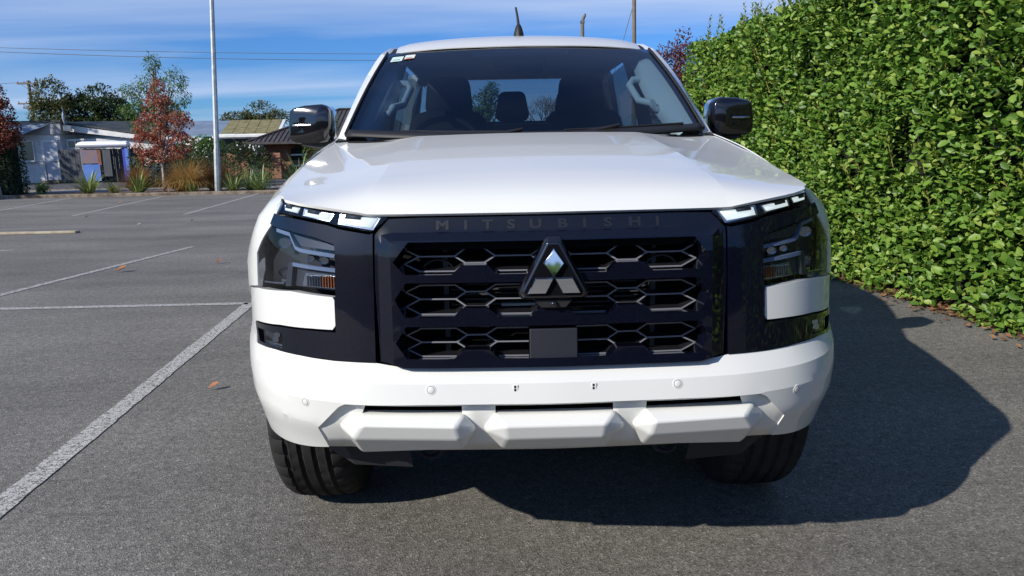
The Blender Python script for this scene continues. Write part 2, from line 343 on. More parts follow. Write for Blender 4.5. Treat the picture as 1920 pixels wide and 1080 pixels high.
_xeY = [.2, .25, .3, .55, .9, 1.3, 1.6]; _xeX = [.655, .668, .685, .725, .766, .783, .785]; _ztZ = [1.100, 1.104, 1.110, 1.13, 1.176, 1.232, 1.272]
def smooth_interp(xs, ys, s):
    g = np.linspace(xs[0], xs[-1], 200); v = np.interp(g, xs, ys); st = g[1] - g[0]; n = int(3 * s / st); k = np.exp(-.5 * (np.arange(-n, n + 1) * st / s) ** 2); k /= k.sum()
    p = np.concatenate([2 * v[0] - v[1:n + 1][::-1], v, 2 * v[-1] - v[-n - 1:-1][::-1]]); w = np.convolve(p, k, 'valid'); return lambda q: float(np.interp(q, g, w))
xe = smooth_interp(_xeY, _xeX, .07); zt = smooth_interp(_xeY, _ztZ, .07)
FRONT = (0, -1, 0)

# --- hood
rise = smooth_interp([0, .012, .03, .07, .13, .22, .42, .66, .95, 1.15, 1.5], [0, .014, .028, .048, .066, .086, .122, .156, .190, .212, .245], .016)
_r0 = rise(0)
def hoodz(x, y):
    a = abs(x); d = max(0, y - (PY(a if a < .3 else U(a)) + .083)); X = max(xe(y), .45)
    tt = min(1, max(0, (a - .425) / (X - .425))); w = tt ** .88
    zc = 1.0675 + rise(d) - _r0 - .010 * (min(a, .425) / .425) ** 2 * min(1, d / .25)
    return (1 - w) * zc + w * zt(y)
front = [(x, PY(U(x)) + .083) for x in np.linspace(0, .60, 22)] + [(.625, PY(U(.625)) + .088), (.645, PY(U(.645)) + .094), (.658, .252)]
side = [(xe(y) - .001, y) for y in np.linspace(.275, 1.43, 24)]
rear = [(.735, 1.445), (.66, 1.40), (.57, 1.315), (.52, 1.285), (.47, 1.255), (.3, 1.19), (.15, 1.165), (0, 1.155)]
half = front + side + rear
hood = patch('hood', half + [(-x, y) for x, y in half[::-1] if x > 1e-6], lambda x, y: (x, y, hoodz(x, y)), 'white', truck, res=.022, thick=.007, bevel=.0025, out=(0, 0, 1), sharp=40,
             lines=[[(s * .425, PY(U(.425)) + .1), (s * .43, 1.2)] for s in (-1, 1)])
ea = hood.data.attributes.get('sharp_edge') or hood.data.attributes.new('sharp_edge', 'BOOLEAN', 'EDGE')
for e_ in hood.data.edges:
    a_, b_ = (hood.data.vertices[i].co for i in e_.vertices)
    if all(.423 < abs(p.x) < .4315 and p.y > PY(U(.425)) + .099 for p in (a_, b_)): ea.data[e_.index].value = True
# cowl panel
cowl_h = [(x, y) for x, y in [(0, 1.10), (.3, 1.14), (.47, 1.20), (.57, 1.26), (.72, 1.40), (.75, 1.53), (.5, 1.40), (.25, 1.32), (0, 1.30)]]
patch('cowl_panel', cowl_h + [(-x, y) for x, y in cowl_h[::-1] if x > 1e-6], lambda x, y: (x, y, 1.242 + .02 * abs(x)), 'void', truck, res=.06, thick=.02, out=(0, 0, 1))

# --- fenders
def mF(s):
    def f(u, z):
        x, y = PX(u), PY(u) + Gp(z) * max(0, min(1, 1.9 - u / .9))
        Y = PY(u) + .06; A = max(0, x - xe(min(Y, 1.6))); top = zt(min(Y, 1.6)); e = min(1.0, max(0, (z - .90) / (top - .90)))
        k_ = min(1, max(0, (u - .78) / .35)); k_ = k_ * k_ * (3 - 2 * k_)
        return (s * (x - A * (k_ * (.25 * e + .75 * e ** 2.4) + (1 - k_) * e ** 5)), y, z)
    return f
AX, AR, AZ = .93, .455, .40
def arch(y0, ang0, ang1, n=14, c=AX): return [(UY(c + AR * math.cos(R(a)) - y0), AZ + AR * math.sin(R(a))) for a in np.linspace(ang0, ang1, n)]
for s in (-1, 1):
    fp = [(U(.668), 1.090), (U(.682), 1.066), (U(.694), 1.036), (U(.73), .992), (U(.753), .958), (U(.757), .872), (UY(.42), .845), (UY(.60), .785)]
    fp += arch(0, 128, 0, 16) + [(UY(1.53), .40), (UY(1.55), .62), (UY(1.55), 1.262)] + [(UY(y), zt(y + .06) - .002) for y in np.linspace(1.5, .22, 22)]
    patch('fender', fp, mF(s), 'white', truck, res=.035, thick=.004, bevel=.0015, out=(s, -.3, 0), sharp=40)
    # dark wheel arch liner
    ring = [[], []]
    for a in np.linspace(0, 172, 24):
        yy, zz = AX + (AR - .005) * math.cos(R(a)), AZ + (AR - .005) * math.sin(R(a)); xo = PX(UY(yy)) - .035
        ring[0].append(Vector((s * .44, yy, zz))); ring[1].append(Vector((s * xo, yy, zz)))
    loft('wheel_arch_liner', ring, 'void', truck, close=False, caps=False)

# --- front bumper (one C-shaped skin reaching round each corner)
low = [(.0, .637), (.30, .637), (.490, .632), (.508, .622), (.570, .556), (.556, .490), (.607, .479), (.655, .470), (.70, .463)]
bh = [(U(x), z) for x, z in low] + [(UY(.26), .452), (UY(.36), .440), (UY(.44), .434), (UY(.472), .445), (UY(.475), .52), (UY(.50), .60), (UY(.545), .68), (UY(.585), .725), (UY(.64), .775), (UY(.60), .778), (UY(.42), .838), (U(.757), .865), (U(.752), .866), (U(.633), .880), (U(.518), .874), (U(.514), .867), (U(.514), .806), (U(.522), .796), (U(.581), .795), (U(.671), .791), (U(.768), .774), (U(.787), .768), (U(.783), .713), (U(.771), .7135), (U(.693), .7235), (U(.613), .7245), (U(.521), .7215), (U(.416), .7225), (U(.385), .7185), (U(.345), .714), (0, .714)]
bumper = patch('front_bumper', mirror2(bh), mS(), 'white', truck, res=.022, thick=.026, bevel=.004, out=FRONT, sharp=16, seg=3,
               lines=[[(-U(.77), .683), (U(.77), .683)], [(U(.575), .575), (UY(.46), .575)], [(-U(.575), .575), (-UY(.46), .575)]])
# recess with three slots
slots = [[(-U(.455), .600), (-U(.446), .624), (-U(.216), .626), (-U(.216), .602)], [(-.138, .602), (-.138, .626), (.138, .626), (.138, .602)], [(U(.216), .602), (U(.216), .626), (U(.446), .624), (U(.455), .600)]]
patch('bumper_recess', [(-U(.585), .49), (U(.585), .49), (U(.60), .56), (U(.52), .652), (-U(.52), .652), (-U(.60), .56)], lambda u, z: S(u, z, .022 - .019 * min(1, max(0, (abs(PX(u)) - .50) / .06))), 'white', bumper, holes=slots, res=.03, thick=.006, bevel=0, out=FRONT)
def bumper_bar(tipL, topL, topR, tipR, botR, botL, fTL, fTR, fBR, fBL):
    o_b, o_s, o_f = .045, .012, -.022
    pts = [tipL, topL, topR, tipR, botR, botL]; V = [SX(x, z, o_b) for x, z in pts] + [SX(x, z, o_s) for x, z in pts] + [SX(x, z, o_f) for x, z in (fTL, fTR, fBR, fBL)]
    V[4 + 6] += Vector((0, -.01, 0)); V[5 + 6] += Vector((0, -.01, 0))
    F = [(k, (k + 1) % 6, 6 + (k + 1) % 6, 6 + k) for k in range(6)]
    F += [(7, 8, 13, 12), (15, 14, 10, 11), (6, 7, 12), (6, 12, 15), (6, 15, 11), (8, 9, 13), (13, 9, 14), (14, 9, 10), (12, 13, 14, 15), (0, 1, 2, 3, 4, 5)]
    o = fixn(raw('bumper_bar', V, F, 'white', bumper, True, 50)); bev(o, .007, 3, 15); return o
bumper_bar((-.516, .566), (-.478, .603), (-.212, .607), (-.184, .569), (-.214, .503), (-.470, .483), (-.446, .588), (-.231, .588), (-.224, .549), (-.476, .544))
bumper_bar((-.168, .565), (-.141, .607), (.141, .607), (.168, .565), (.124, .502), (-.124, .502), (-.115, .588), (.115, .588), (.112, .549), (-.112, .549))
bumper_bar((.184, .569), (.212, .607), (.478, .603), (.516, .566), (.470, .483), (.214, .503), (.231, .588), (.446, .588), (.476, .544), (.224, .549))
for x0, x1 in ((-.2, -.15), (.15, .2)):
    pass
# lower lip joining the bars
patch('lower_lip', [(-U(.50), .492), (U(.50), .492), (U(.46), .512), (-U(.46), .512)], mS(.022), 'white', bumper, res=.03, thick=.02, bevel=.002, out=FRONT)
for x, z in ((-.594, .625), (-.285, .671), (.285, .671), (.594, .625)):
    p = SX(x, z, 0); q_ = (SX(x + .004, z, 0) - SX(x - .004, z, 0)).normalized(); up = (SX(x, z + .004, 0) - SX(x, z - .004, 0)).normalized(); n = q_.cross(up).normalized()
    if n.y > 0: n = -n
    def disc(r, d): return [p + n * d + (q_ * math.cos(a) + up * math.sin(a)) * r for a in np.linspace(0, 2 * math.pi, 21)[:-1]]
    so = loft('parking_sensor', [disc(.0125, -.003), disc(.0125, .0002), disc(.0115, .0008), disc(.0095, .0008), disc(.0092, .0001)], 'white', bumper)
    loft('sensor_gap', [disc(.0092, .0006), disc(.0082, .0008)], 'sensor_ring', so) if False else None
    loft('sensor_face', [disc(.0078, -.001), disc(.0078, .0010), disc(.0070, .0014)], 'white', so)
    loft('sensor_ring', [disc(.0094, .0001), disc(.0094, .0005)], 'sensor_ring', so)
for x in (-.090, .090):
    p = SX(x, .6725, -.001)
    hs = box('bracket_hole', (x - .005, p.y - .0004, .665), (x + .005, p.y + .01, .680), 'white', bumper)
    box('slot', (x - .0035, p.y - .0009, .6735), (x + .0008, p.y + .01, .679), 'void', bumper); box('slot', (x - .0035, p.y - .0009, .666), (x + .0008, p.y + .01, .6715), 'void', bumper)

# --- dark navy side trims and the lamps
for s in (-1, 1):
    tp = [(.413, 1.0255), (.421, 1.0225), (.493, 1.0335), (.526, 1.043), (.596, 1.054), (.660, 1.062), (.676, 1.066), (.690, 1.040), (.684, 1.035), (.633, 1.0275), (.560, 1.015), (.508, .999), (.5055, .974), (.510, .877), (.513, .791), (.581, .791), (.671, .787), (.785, .767), (.772, .7155), (.693, .726), (.613, .727), (.521, .724), (.4165, .7245)]
    fog = [(.665, .772), (.772, .757), (.762, .7245), (.668, .7335)]
    fs = patch('front_trim', XZ(tp, s), mS(-.004), 'navy', truck, holes=[XZ(fog, s)], res=.025, thick=.03, bevel=.005, out=FRONT, sharp=30, lines=[[(s * U(.425), .965), (s * U(.502), .962)]])
    # fog lamp
    fl = patch('fog_lamp', XZ([(.655, .782), (.785, .765), (.775, .715), (.655, .725)], s), mS(.045), 'void', truck, res=.04, thick=.004, bevel=0, out=FRONT)
    patch('fog_lens', XZ([(.664, .773), (.745, .763), (.742, .7225), (.667, .7325)], s), mS(.006), 'lens', fl, res=.03, thick=0, bevel=0, out=FRONT)
    for dxz in ((.728, .752, .010), (.708, .752, .011), (.694, .756, .008), (.700, .742, .008)):
        c = SX(s * dxz[0], dxz[1], .03); r_ = dxz[2]
        loft('reflector_cup', [[c + Vector((math.cos(a) * r_ * k, y_, math.sin(a) * r_ * k)) for a in np.linspace(0, 2 * math.pi, 13)[:-1]] for k, y_ in ((1, -.012), (.9, -.004), (.6, .004), (.25, .007))], 'reflector' if r_ < .0095 else 'cup', fl)
    patch('fog_bezel', XZ([(.668, .737), (.742, .728), (.738, .7235), (.668, .733)], s), mS(.012), 'bezel', fl, res=.04, thick=.01, bevel=0, out=FRONT)
    # headlight
    ho = [(.688, 1.032), (.724, .990), (.748, .957), (.752, .872), (.633, .8855), (.512, .879), (.508, .973), (.510, .996), (.560, 1.012), (.633, 1.025)]
    hl = patch('headlight', XZ([(x + (.012 if x > .6 else -.01), z + (.01 if z > .95 else -.008)) for x, z in ho], s), mS(.075), 'black', truck, res=.04, thick=.004, bevel=0, out=FRONT)
    patch('lamp_lens', XZ(ho, s), mS(.002), 'lens', hl, res=.03, thick=0, bevel=0, out=FRONT)
    def strip(nm, pts, w, off, mt, th=.012):
        a = [(x, z + w / 2) for x, z in pts] + [(x, z - w / 2) for x, z in pts[::-1]]
        return patch(nm, XZ(a, s), mS(off), mt, hl, res=.02, thick=th, bevel=.001, out=FRONT)
    patch('bezel_plate', XZ([(.624, 1.016), (.513, .994), (.511, .981), (.604, .989)], s), mS(.022), 'bezel', hl, res=.03, thick=.02, bevel=.001, out=FRONT)
    strip('light_guide', [(.676, 1.024), (.634, 1.016), (.618, .985), (.606, .980), (.512, .969)], .009, .014, 'bezel_blue')
    strip('light_guide', [(.628, .944), (.512, .935)], .009, .014, 'bezel_blue')
    patch('bezel_plate', XZ([(.640, .948), (.626, .948), (.636, .889), (.655, .887)], s), mS(.016), 'bezel', hl, res=.03, thick=.02, bevel=.001, out=FRONT)
    patch('bezel_plate', XZ([(.620, .936), (.511, .929), (.513, .884), (.634, .890)], s), mS(.030), 'bezel', hl, res=.03, thick=.02, bevel=.001, out=FRONT)
    ind = patch('indicator_lamp', XZ([(.592, .926), (.511, .921), (.512, .890), (.603, .894)], s), mS(.018), 'reflector', hl, res=.03, thick=.012, bevel=.001, out=FRONT)
    for k in range(11):
        x = .515 + k * .0072; strip('lens_rib', [(x + .0026, .907), (x, .907)], .027, .014, 'amber' if k < 5 else 'reflector', .006)
    for (x, z, r_) in ((.655, .992, .017), (.66, .918, .016), (.545, .955, .012), (.58, .958, .010)):
        c = SX(s * x, z, .05)
        pr = loft('projector_lamp', [[c + Vector((math.cos(a) * r_ * k, y_, math.sin(a) * r_ * k * .75)) for a in np.linspace(0, 2 * math.pi, 17)[:-1]] for k, y_ in ((1.15, -.012), (1.0, -.018), (.92, -.006), (.5, .004), (.1, .006))], 'reflector' if z > .98 or r_ < .013 else 'cup', hl)
    strip('chrome_line', [(.735, .884), (.66, .893)], .004, .02, 'silver', .004)
    strip('chrome_line', [(.668, .899), (.650, .900)], .006, .02, 'reflector', .004)
    # housing side shade
    # daytime lamp strip
    do = [(.660, 1.096), (.648, 1.089), (.544, 1.0755), (.469, 1.0665), (.380, 1.0625), (.379, 1.057), (.417, 1.0285), (.493, 1.0395), (.526, 1.049), (.596, 1.060), (.660, 1.068), (.674, 1.071), (.668, 1.088)]
    dl = patch('daytime_lamp', XZ([(x + (.006 if x > .6 else -.004), z) for x, z in do], s), mS(.045), 'bezel_blue', truck, res=.04, thick=.004, bevel=0, out=FRONT)
    patch('lamp_lens', XZ(do, s), mS(.004), 'lens', dl, res=.03, thick=0, bevel=0, out=FRONT)
    cells = [[(.648, 1.0845), (.606, 1.0795), (.612, 1.069), (.647, 1.0735)], [(.586, 1.0755), (.517, 1.066), (.527, 1.0535), (.590, 1.0625)], [(.489, 1.0635), (.403, 1.0575), (.420, 1.036), (.494, 1.046)]]
    for c_ in cells:
        cx = sum(p[0] for p in c_) / 4; cz = sum(p[1] for p in c_) / 4
        fr = [(cx + (x - cx) * 1.18, cz + (z - cz) * 1.42) for x, z in c_]
        fo = patch('cell_frame', XZ(fr, s), mS(.016), 'silver', dl, holes=[XZ(c_, s)], res=.03, thick=.02, bevel=.001, out=FRONT)
        n0, n1, n2, n3 = c_
        lam = patch('lit_lamp_cell', XZ([n0, n1, n2, n3], s), mS(.0135), 'drl', dl, res=.03, thick=.004, bevel=0, out=FRONT)
        # dark notch along the top of each cell
        q0 = (n0[0] * .9 + n1[0] * .1, n0[1] * .9 + n1[1] * .1); q1 = (n0[0] * .45 + n1[0] * .55, n0[1] * .45 + n1[1] * .55)
        patch('dark_notch', XZ([(q0[0], q0[1] + .004), (q1[0], q1[1] + .004), (q1[0] + .004, q1[1] - .0045), (q0[0] + .002, q0[1] - .0045)], s), mS(.010), 'black', dl, res=.03, thick=.006, bevel=0, out=FRONT)
# dark backing behind all front gaps
patch('front_backing', [(-U(.70), .50), (U(.70), .50), (U(.74), .85), (U(.66), 1.05), (-U(.66), 1.05), (-U(.74), .85)], mS(.125), 'void', truck, res=.06, thick=.01, bevel=0, out=FRONT)
# gap seal under the hood edge
_sl = [(x, hoodz(x, PY(U(x)) + .083) - .0065) for x in np.linspace(-.64, .64, 41)]
patch('hood_seal', [(U(x), z) for x, z in _sl] + [(U(x), z - .03) for x, z in _sl[::-1]], mS(.030), 'void', truck, res=.04, thick=.01, bevel=0, out=FRONT)

# --- grille
def relief(x, z):
    a = abs(x); k = min(1, max(0, (.402 - a) / .034)) * min(1, max(0, (1.027 - z) / .017))
    return -.022 * k
def mG(u, z): x, y, zz = S(u, z, -.004); return (x, y + relief(x, z), zz)
go = [(.404, .7275), (.4105, .90), (.408, 1.022), (.374, 1.0575), (.30, 1.0595), (0, 1.0595)]
go = [(0, .712), (.345, .712), (.380, .7195)] + go
def opening(zt_, zb, xt, xm, xb, zm, bumps):
    h = .0215; base = .052; topw = .030
    pts = [(-xm, zm), (-xt, zt_), (xt, zt_), (xm, zm), (xb, zb)]
    for bx in sorted(bumps, reverse=True): pts += [(bx + base, zb), (bx + topw, zb + h), (bx - topw, zb + h), (bx - base, zb)]
    pts += [(-xb, zb)]
    return pts
def zc_(z, d): return z + d * (1.2086 - z) / 1.62
opens = [opening(1.0035, .9285, .328, .364, .338, .958, (-.178, .178)), opening(.9095, .829, .336, .363, .340, .870, (-.178, 0, .178)), opening(.8075, .7315, .338, .364, .338, .768, (-.178, .178))]
opens = [[(x, zc_(z, .027)) for x, z in o] for o in opens]; go = [(x, zc_(z, .024) if z < .722 else z) for x, z in go]
grille = patch('grille', mirror2(XZ(go)), mG, 'navy', truck, holes=[XZ(o) for o in opens], res=.018, thick=.045, bevel=.007, out=FRONT, sharp=14, seg=3,
               lines=[[(-U(.368), 1.0265), (U(.368), 1.0265)], [(-U(.368), 1.010), (U(.368), 1.010)], [(U(.402), .742), (U(.402), 1.02)], [(-U(.402), .742), (-U(.402), 1.02)], [(U(.370), .732), (U(.370), 1.008)], [(-U(.370), .732), (-U(.370), 1.008)]])
OFFB = .026
def seg_bar(a, b_, w=.0065, d=.030):
    A, B = SX(a[0], zc_(a[1], .016), OFFB), SX(b_[0], zc_(b_[1], .016), OFFB); d_ = (B - A).normalized(); n = Vector((0, -1, 0)); n = (n - n.dot(d_) * d_).normalized(); sd = d_.cross(n) * w / 2
    A = A - d_ * w * .3; B = B + d_ * w * .3; V = []
    for P in (A, B): V += [P + sd * .55 , P - sd * .55, P - sd * 1.6 - n * d, P + sd * 1.6 - n * d]
    o = raw('grille_bar', V, [(0, 1, 2, 3), (7, 6, 5, 4), (0, 4, 5, 1), (1, 5, 6, 2), (2, 6, 7, 3), (3, 7, 4, 0)], 'grid', grille); fixn(o); o.data.materials.append(MT['grid_glint']); cs_ = [p_.center.y for p_ in o.data.polygons]; o.data.polygons[int(np.argmin([p_.center.y if abs(p_.normal.y) > .8 else 9 for p_ in o.data.polygons]))].material_index = 1; return o
c0, fA, fB = .089, .0415, .022
for ri, (z4, zBt, zm, zBl, z0) in enumerate(((.999, .983, .965, .949, .930), (.897, .881, .864, .846, .828), (.794, .778, .761, .744, .727))):
    for s in (-1, 1):
        for cx in (.089, .267):
            L, Rr = s * (cx - fA), s * (cx + fA)
            if ri == 2 and cx < .1: L = s * .058
            for z in (z4, zm, z0): seg_bar((L, z), (Rr, z))
            # inner side to B column
            bi = s * (cx - c0 + fB); bo = s * (cx + c0 - fB)
            if not (ri == 2 and cx < .1):
                for za, zb in ((z4, zBt), (zm, zBt), (zm, zBl), (z0, zBl)): seg_bar((s * (cx - fA), za), (bi, zb))
            if cx < .2:
                for za, zb in ((z4, zBt), (zm, zBt), (zm, zBl), (z0, zBl)): seg_bar((Rr, za), (bo, zb))
            else:
                t1 = .343
                for za, zb in ((z4, (z4 + zm) / 2), (zm, (z4 + zm) / 2), (zm, (zm + z0) / 2), (z0, (zm + z0) / 2)): seg_bar((Rr, za), (s * t1, zb))
        seg_bar((s * (.178 - fB), zBt), (s * (.178 + fB), zBt)); seg_bar((s * (.178 - fB), zBl), (s * (.178 + fB), zBl))
    if ri < 2: seg_bar((-fB, zBt), (fB, zBt)); seg_bar((-fB, zBl), (fB, zBl))
# radiator behind the middle opening
rad_ = box('radiator', (-.25, .175, .80), (.25, .185, .925), 'void', grille)
for k in range(9): box('cooling_fin', (-.24, .150, .812 + k * .0125), (.24, .172, .8165 + k * .0125), 'fin', grille)
for s in (-1, 1): box('radiator_post', (s * .25 - .006, .13, .72), (s * .25 + .006, .172, 1.0), 'fin', grille)
box('plate_label', (-.118, .128, .838), (-.02, .1475, .8445), 'trim', grille)
for x, z in ((-.267, .925), (.267, .925)):
    tube('horn_ring', [(x + .038 * math.cos(a), .125, z + .03 * math.sin(a)) for a in np.linspace(0, math.pi * 2, 19)], .003, 'fin', grille, 6)
# radar cover
rc = patch('radar_cover', [(-.0555, .7315), (.0555, .7315), (.0555, .8055), (-.0555, .8055)], lambda u, z: S(u, z, -.020), 'radar', grille, res=.03, thick=.05, bevel=.003, out=FRONT)
# emblem: three diamonds on a black triangular plinth
pl = [(-.015, 1.018), (.015, 1.018), (.0815, .892), (.072, .877), (-.072, .877), (-.0815, .892)]
ctr = np.array((0, .925))
def ringp(k, y, dz=0): return [Vector((x * k, y + (z - .93) * .08, ctr[1] + (z - ctr[1]) * k + dz)) for x, z in pl]
emb = loft('emblem', [ringp(1.0, .055), ringp(1.0, .014), ringp(.86, .002)], 'black_gloss', grille, sharp=20); bev(emb, .004, 2, 20)
dia = [[(0, .993), (.0235, .9605), (0, .928), (-.0235, .9605)]]
for s in (-1, 1): dia.append([(0, .928), (s * .0415, .9285), (s * .0605, .8925), (s * .0185, .8925)])
for d_ in dia:
    cx = sum(p[0] for p in d_) / 4; cz = sum(p[1] for p in d_) / 4
    tl = .137 if cz > .94 else .03; yb = (cz - .93) * .08
    def rr(k, y): return [Vector((cx + (x - cx) * k, y + yb + (z - cz) * (tl if y < -.004 else .08), cz + (z - cz) * k)) for x, z in d_]
    loft('emblem_diamond', [rr(.99, .004), rr(.985, -.003), rr(.88, -.0075)], 'chrome', emb, sharp=10)
# camera under the emblem
cm = poly_prism('camera_pod', [(-.045, .876), (.045, .876), (.028, .856), (-.028, .856)], .012, .06, 'black', grille, .003)
cs = Vector((0, .008, .8655)); loft('camera_lens', [[cs + Vector((math.cos(a) * r_, y_, math.sin(a) * r_)) for a in np.linspace(0, 2 * math.pi, 15)[:-1]] for r_, y_ in ((.0085, .01), (.0085, 0), (.006, -.003), (.003, -.0045), (.0008, -.005))], 'black_gloss', cm)
# raised lettering along the top strip
def letter(ch, x, z, h):
    cu = bpy.data.curves.new('letter', 'FONT'); cu.body = ch; cu.size = h / .70; cu.extrude = .001; cu.offset = h * .045; cu.align_x = 'CENTER'; cu.resolution_u = 3
    tmp = bpy.data.objects.new('letter_tmp', cu); COL.objects.link(tmp); bpy.context.view_layer.update()
    me = bpy.data.meshes.new_from_object(tmp.evaluated_get(bpy.context.evaluated_depsgraph_get())); bpy.data.objects.remove(tmp)
    o = link('letter', me, 'letter', grille)
    p = SX(x, z + h / 2, -.0045); q_ = SX(x, z + h, 0) - SX(x, z, 0); ax = math.atan2(q_.z, -(-q_.y)) if False else math.pi / 2 - math.atan2(q_.y, q_.z)
    dxv = SX(x + .01, z, 0) - SX(x - .01, z, 0)
    o.rotation_euler = (ax, 0, math.atan2(dxv.y, dxv.x)); o.scale = (1.42, 1, 1); base = SX(x, z, -.0045); o.location = base
for i, ch in enumerate('MITSUBISHI'):
    xs_ = [-.250, -.196, -.146, -.092, -.036, .026, .077, .131, .193, .246]
    letter(ch, xs_[i], 1.0325, .0205)

# --- windscreen and cab
def WS(s_, t_, d=0):
    """windscreen: s across -1..1, t up 0..1, d inward along -normal"""
    w = .735 + (.642 - .735) * t_ - .004 * math.sin(math.pi * t_); z0 = 1.262 + .028 * s_ * s_; z1 = 1.692 - .010 * s_ * s_
    y = (1.20 + .25 * s_ * s_) * (1 - t_) + (2.0 + .10 * s_ * s_) * t_ - .03 * math.sin(math.pi * t_)
    z = z0 + (z1 - z0) * t_ + .012 * math.sin(math.pi * t_)
    return (s_ * w, y + d * .5, z - d * .87)
full = [(-1, 0), (1, 0), (1, 1), (-1, 1)]
ws = patch('windscreen', full, lambda a, c: WS(a, c), 'screen', truck, res=.08, thick=0, bevel=0, out=(0, -.5, .8))
inner = [(-.955, .045), (-.5, .02), (.5, .02), (.955, .045), (.945, .90), (.92, .945), (.36, .955), (.34, .88), (.26, .86), (-.26, .86), (-.34, .88), (-.36, .955), (-.92, .945), (-.945, .90)]
patch('black_border', [(-1.003, -.01), (1.003, -.01), (1.003, 1.004), (-1.003, 1.004)], lambda a, c: WS(a, c, .004), 'black_gloss', ws, holes=[inner], res=.06, thick=.002, bevel=0, out=(0, -.5, .8))
for a0, a1, c0_, c1_, mt_ in ((-.935, -.85, .838, .918, 'sticker'), (-.838, -.765, .862, .935, 'sticker2')):
    st = patch('windscreen_sticker', [(a0, c0_ - .0), (a1, c0_ + .008), (a1, c1_ + .004), (a0, c1_)], lambda a, c: WS(a, c, .0025 - .005), mt_, ws, res=.05, thick=0, bevel=0, out=(0, -.5, .8))
    patch('print', [(a0 + .012, c0_ + .020), (a1 - .02, c0_ + .026), (a1 - .02, c0_ + .036), (a0 + .012, c0_ + .030)], lambda a, c: WS(a, c, -.004), mat('faint_print', (.30, .42, .40), .6), st, res=.05, thick=0, bevel=0, out=(0, -.5, .8))
    if mt_ == 'sticker2': patch('red_strip', [(a0, c0_), (a1, c0_ + .008), (a1, c0_ + .016), (a0, c0_ + .008)], lambda a, c: WS(a, c, -.0042), 'red', st, res=.05, thick=0, bevel=0, out=(0, -.5, .8))

def wsedge(z):
    tt = np.linspace(0, 1, 60); zz = [WS(1, t_)[2] for t_ in tt]; t_ = float(np.interp(z, zz, tt)); return Vector(WS(1, t_))
pil = [(.786, 1.46, 1.258), (.781, 1.62, 1.312), (.770, 1.78, 1.405), (.757, 1.90, 1.485), (.740, 2.02, 1.562), (.718, 2.14, 1.635), (.697, 2.23, 1.684), (.670, 2.33, 1.728), (.652, 2.45, 1.757), (.655, 2.7, 1.772), (.660, 3.1, 1.774), (.660, 3.5, 1.760), (.655, 3.80, 1.730)]
def roofz(x, y):
    zc = float(np.interp(y, [1.98, 2.03, 2.10, 2.2, 2.32, 2.5, 2.8, 3.2, 3.6, 3.86], [1.693, 1.713, 1.738, 1.767, 1.790, 1.804, 1.812, 1.810, 1.795, 1.765]))
    return zc - .032 * (x / .62) ** 2 - .012 * (x / .62) ** 6 - (.010 * (x / .6) ** 2 + .002) * min(1, max(0, (2.25 - y) / .2))
for s in (-1, 1):
    rings = []
    for (x, y, z) in pil:
        if z < 1.69 and y < 2.3:
            i_ = wsedge(z - .012); i_.x *= 1.006
            if y < 1.5: i_ = Vector((.738, 1.46, 1.262))
        else: i_ = Vector((.628, max(y - .02, 2.12), roofz(.62, max(y, 2.12)) - .022))
        o_ = Vector((x, y, z)); mid = (i_ + o_) / 2 + Vector((.006, -.014, .010)); back = o_ + Vector((.004, .07, -.035)); bi_ = i_ + Vector((-.006, .09, -.05))
        rings.append([Vector((s * p.x, p.y, p.z)) for p in (i_, mid, o_, back, bi_)])
    a_p = loft('a_pillar', rings, 'white', truck, sharp=38); bev(a_p, .007, 2, 30)
    # roof ditch strip
    loft('roof_ditch', [[Vector((s * (.598 + k * .032), y, roofz(.6, y) - .014)) for k in (0, 1)] for y in np.linspace(2.09, 3.84, 20)], 'black', truck, close=False, caps=False)
    # windscreen gasket
    gk = [Vector((s * WS(1, t_)[0] * .998, WS(1, t_)[1] - .004, WS(1, t_)[2] + .004)) for t_ in np.linspace(-.02, 1.0, 16)]
    tube('windscreen_gasket', gk, .006, 'black', truck, 6)
    # inner pillar trim and grab handle
    tr_r = []
    for t_ in np.linspace(.03, .95, 12):
        p = Vector(WS(.955, t_, .02)); k_ = .05 + .035 * math.sin(math.pi * min(1, t_ * 1.1)); tr_r.append([Vector((s * q.x, q.y, q.z)) for q in (p + Vector((.03, .01, 0)), p + Vector((-k_ * .6, .03, -.012)), p + Vector((-k_, .09, -.04)), p + Vector((-k_ + .02, .15, -.05)), p + Vector((.03, .12, -.05)))])
    ptm = loft('pillar_trim', tr_r, 'trim', truck, sharp=60)
    h0, h1 = Vector(WS(.87, .70, .05)) + Vector((0, .06, 0)), Vector(WS(.90, .30, .05)) + Vector((0, .06, 0))
    hp = [h0 + Vector((.02, .03, 0)), h0 + Vector((-.045, .02, -.005)), h0 + Vector((-.062, .01, -.03)), (h0 + h1) / 2 + Vector((-.066, .015, -.03)), h1 + Vector((-.062, .01, .03)), h1 + Vector((-.045, .02, .005)), h1 + Vector((.02, .03, 0))]
    tube('grab_handle', [Vector((s * p.x, p.y, p.z)) for p in hp], .016, 'trim', truck, 8)
for s in (-1, 1):
    rr_ = []
    for y in np.linspace(2.16, 3.82, 14):
        x_ = float(np.interp(y, [p[1] for p in pil], [p[0] for p in pil])); z_ = float(np.interp(y, [p[1] for p in pil], [p[2] for p in pil])); rz_ = roofz(.58, y)
        rr_.append([Vector((s * q[0], y, q[1])) for q in ((x_ - .006, z_ - .012), (.60, rz_ - .02), (.575, rz_ - .055), (x_ - .012, min(z_ - .055, 1.712)))])
    loft('roof_rail_trim', rr_, 'lining', truck)
roof_h = [(0, 1.993), (.2, 2.000), (.4, 2.030), (.5, 2.052), (.60, 2.082), (.603, 2.2), (.603, 3.0), (.600, 3.84), (0, 3.86)]
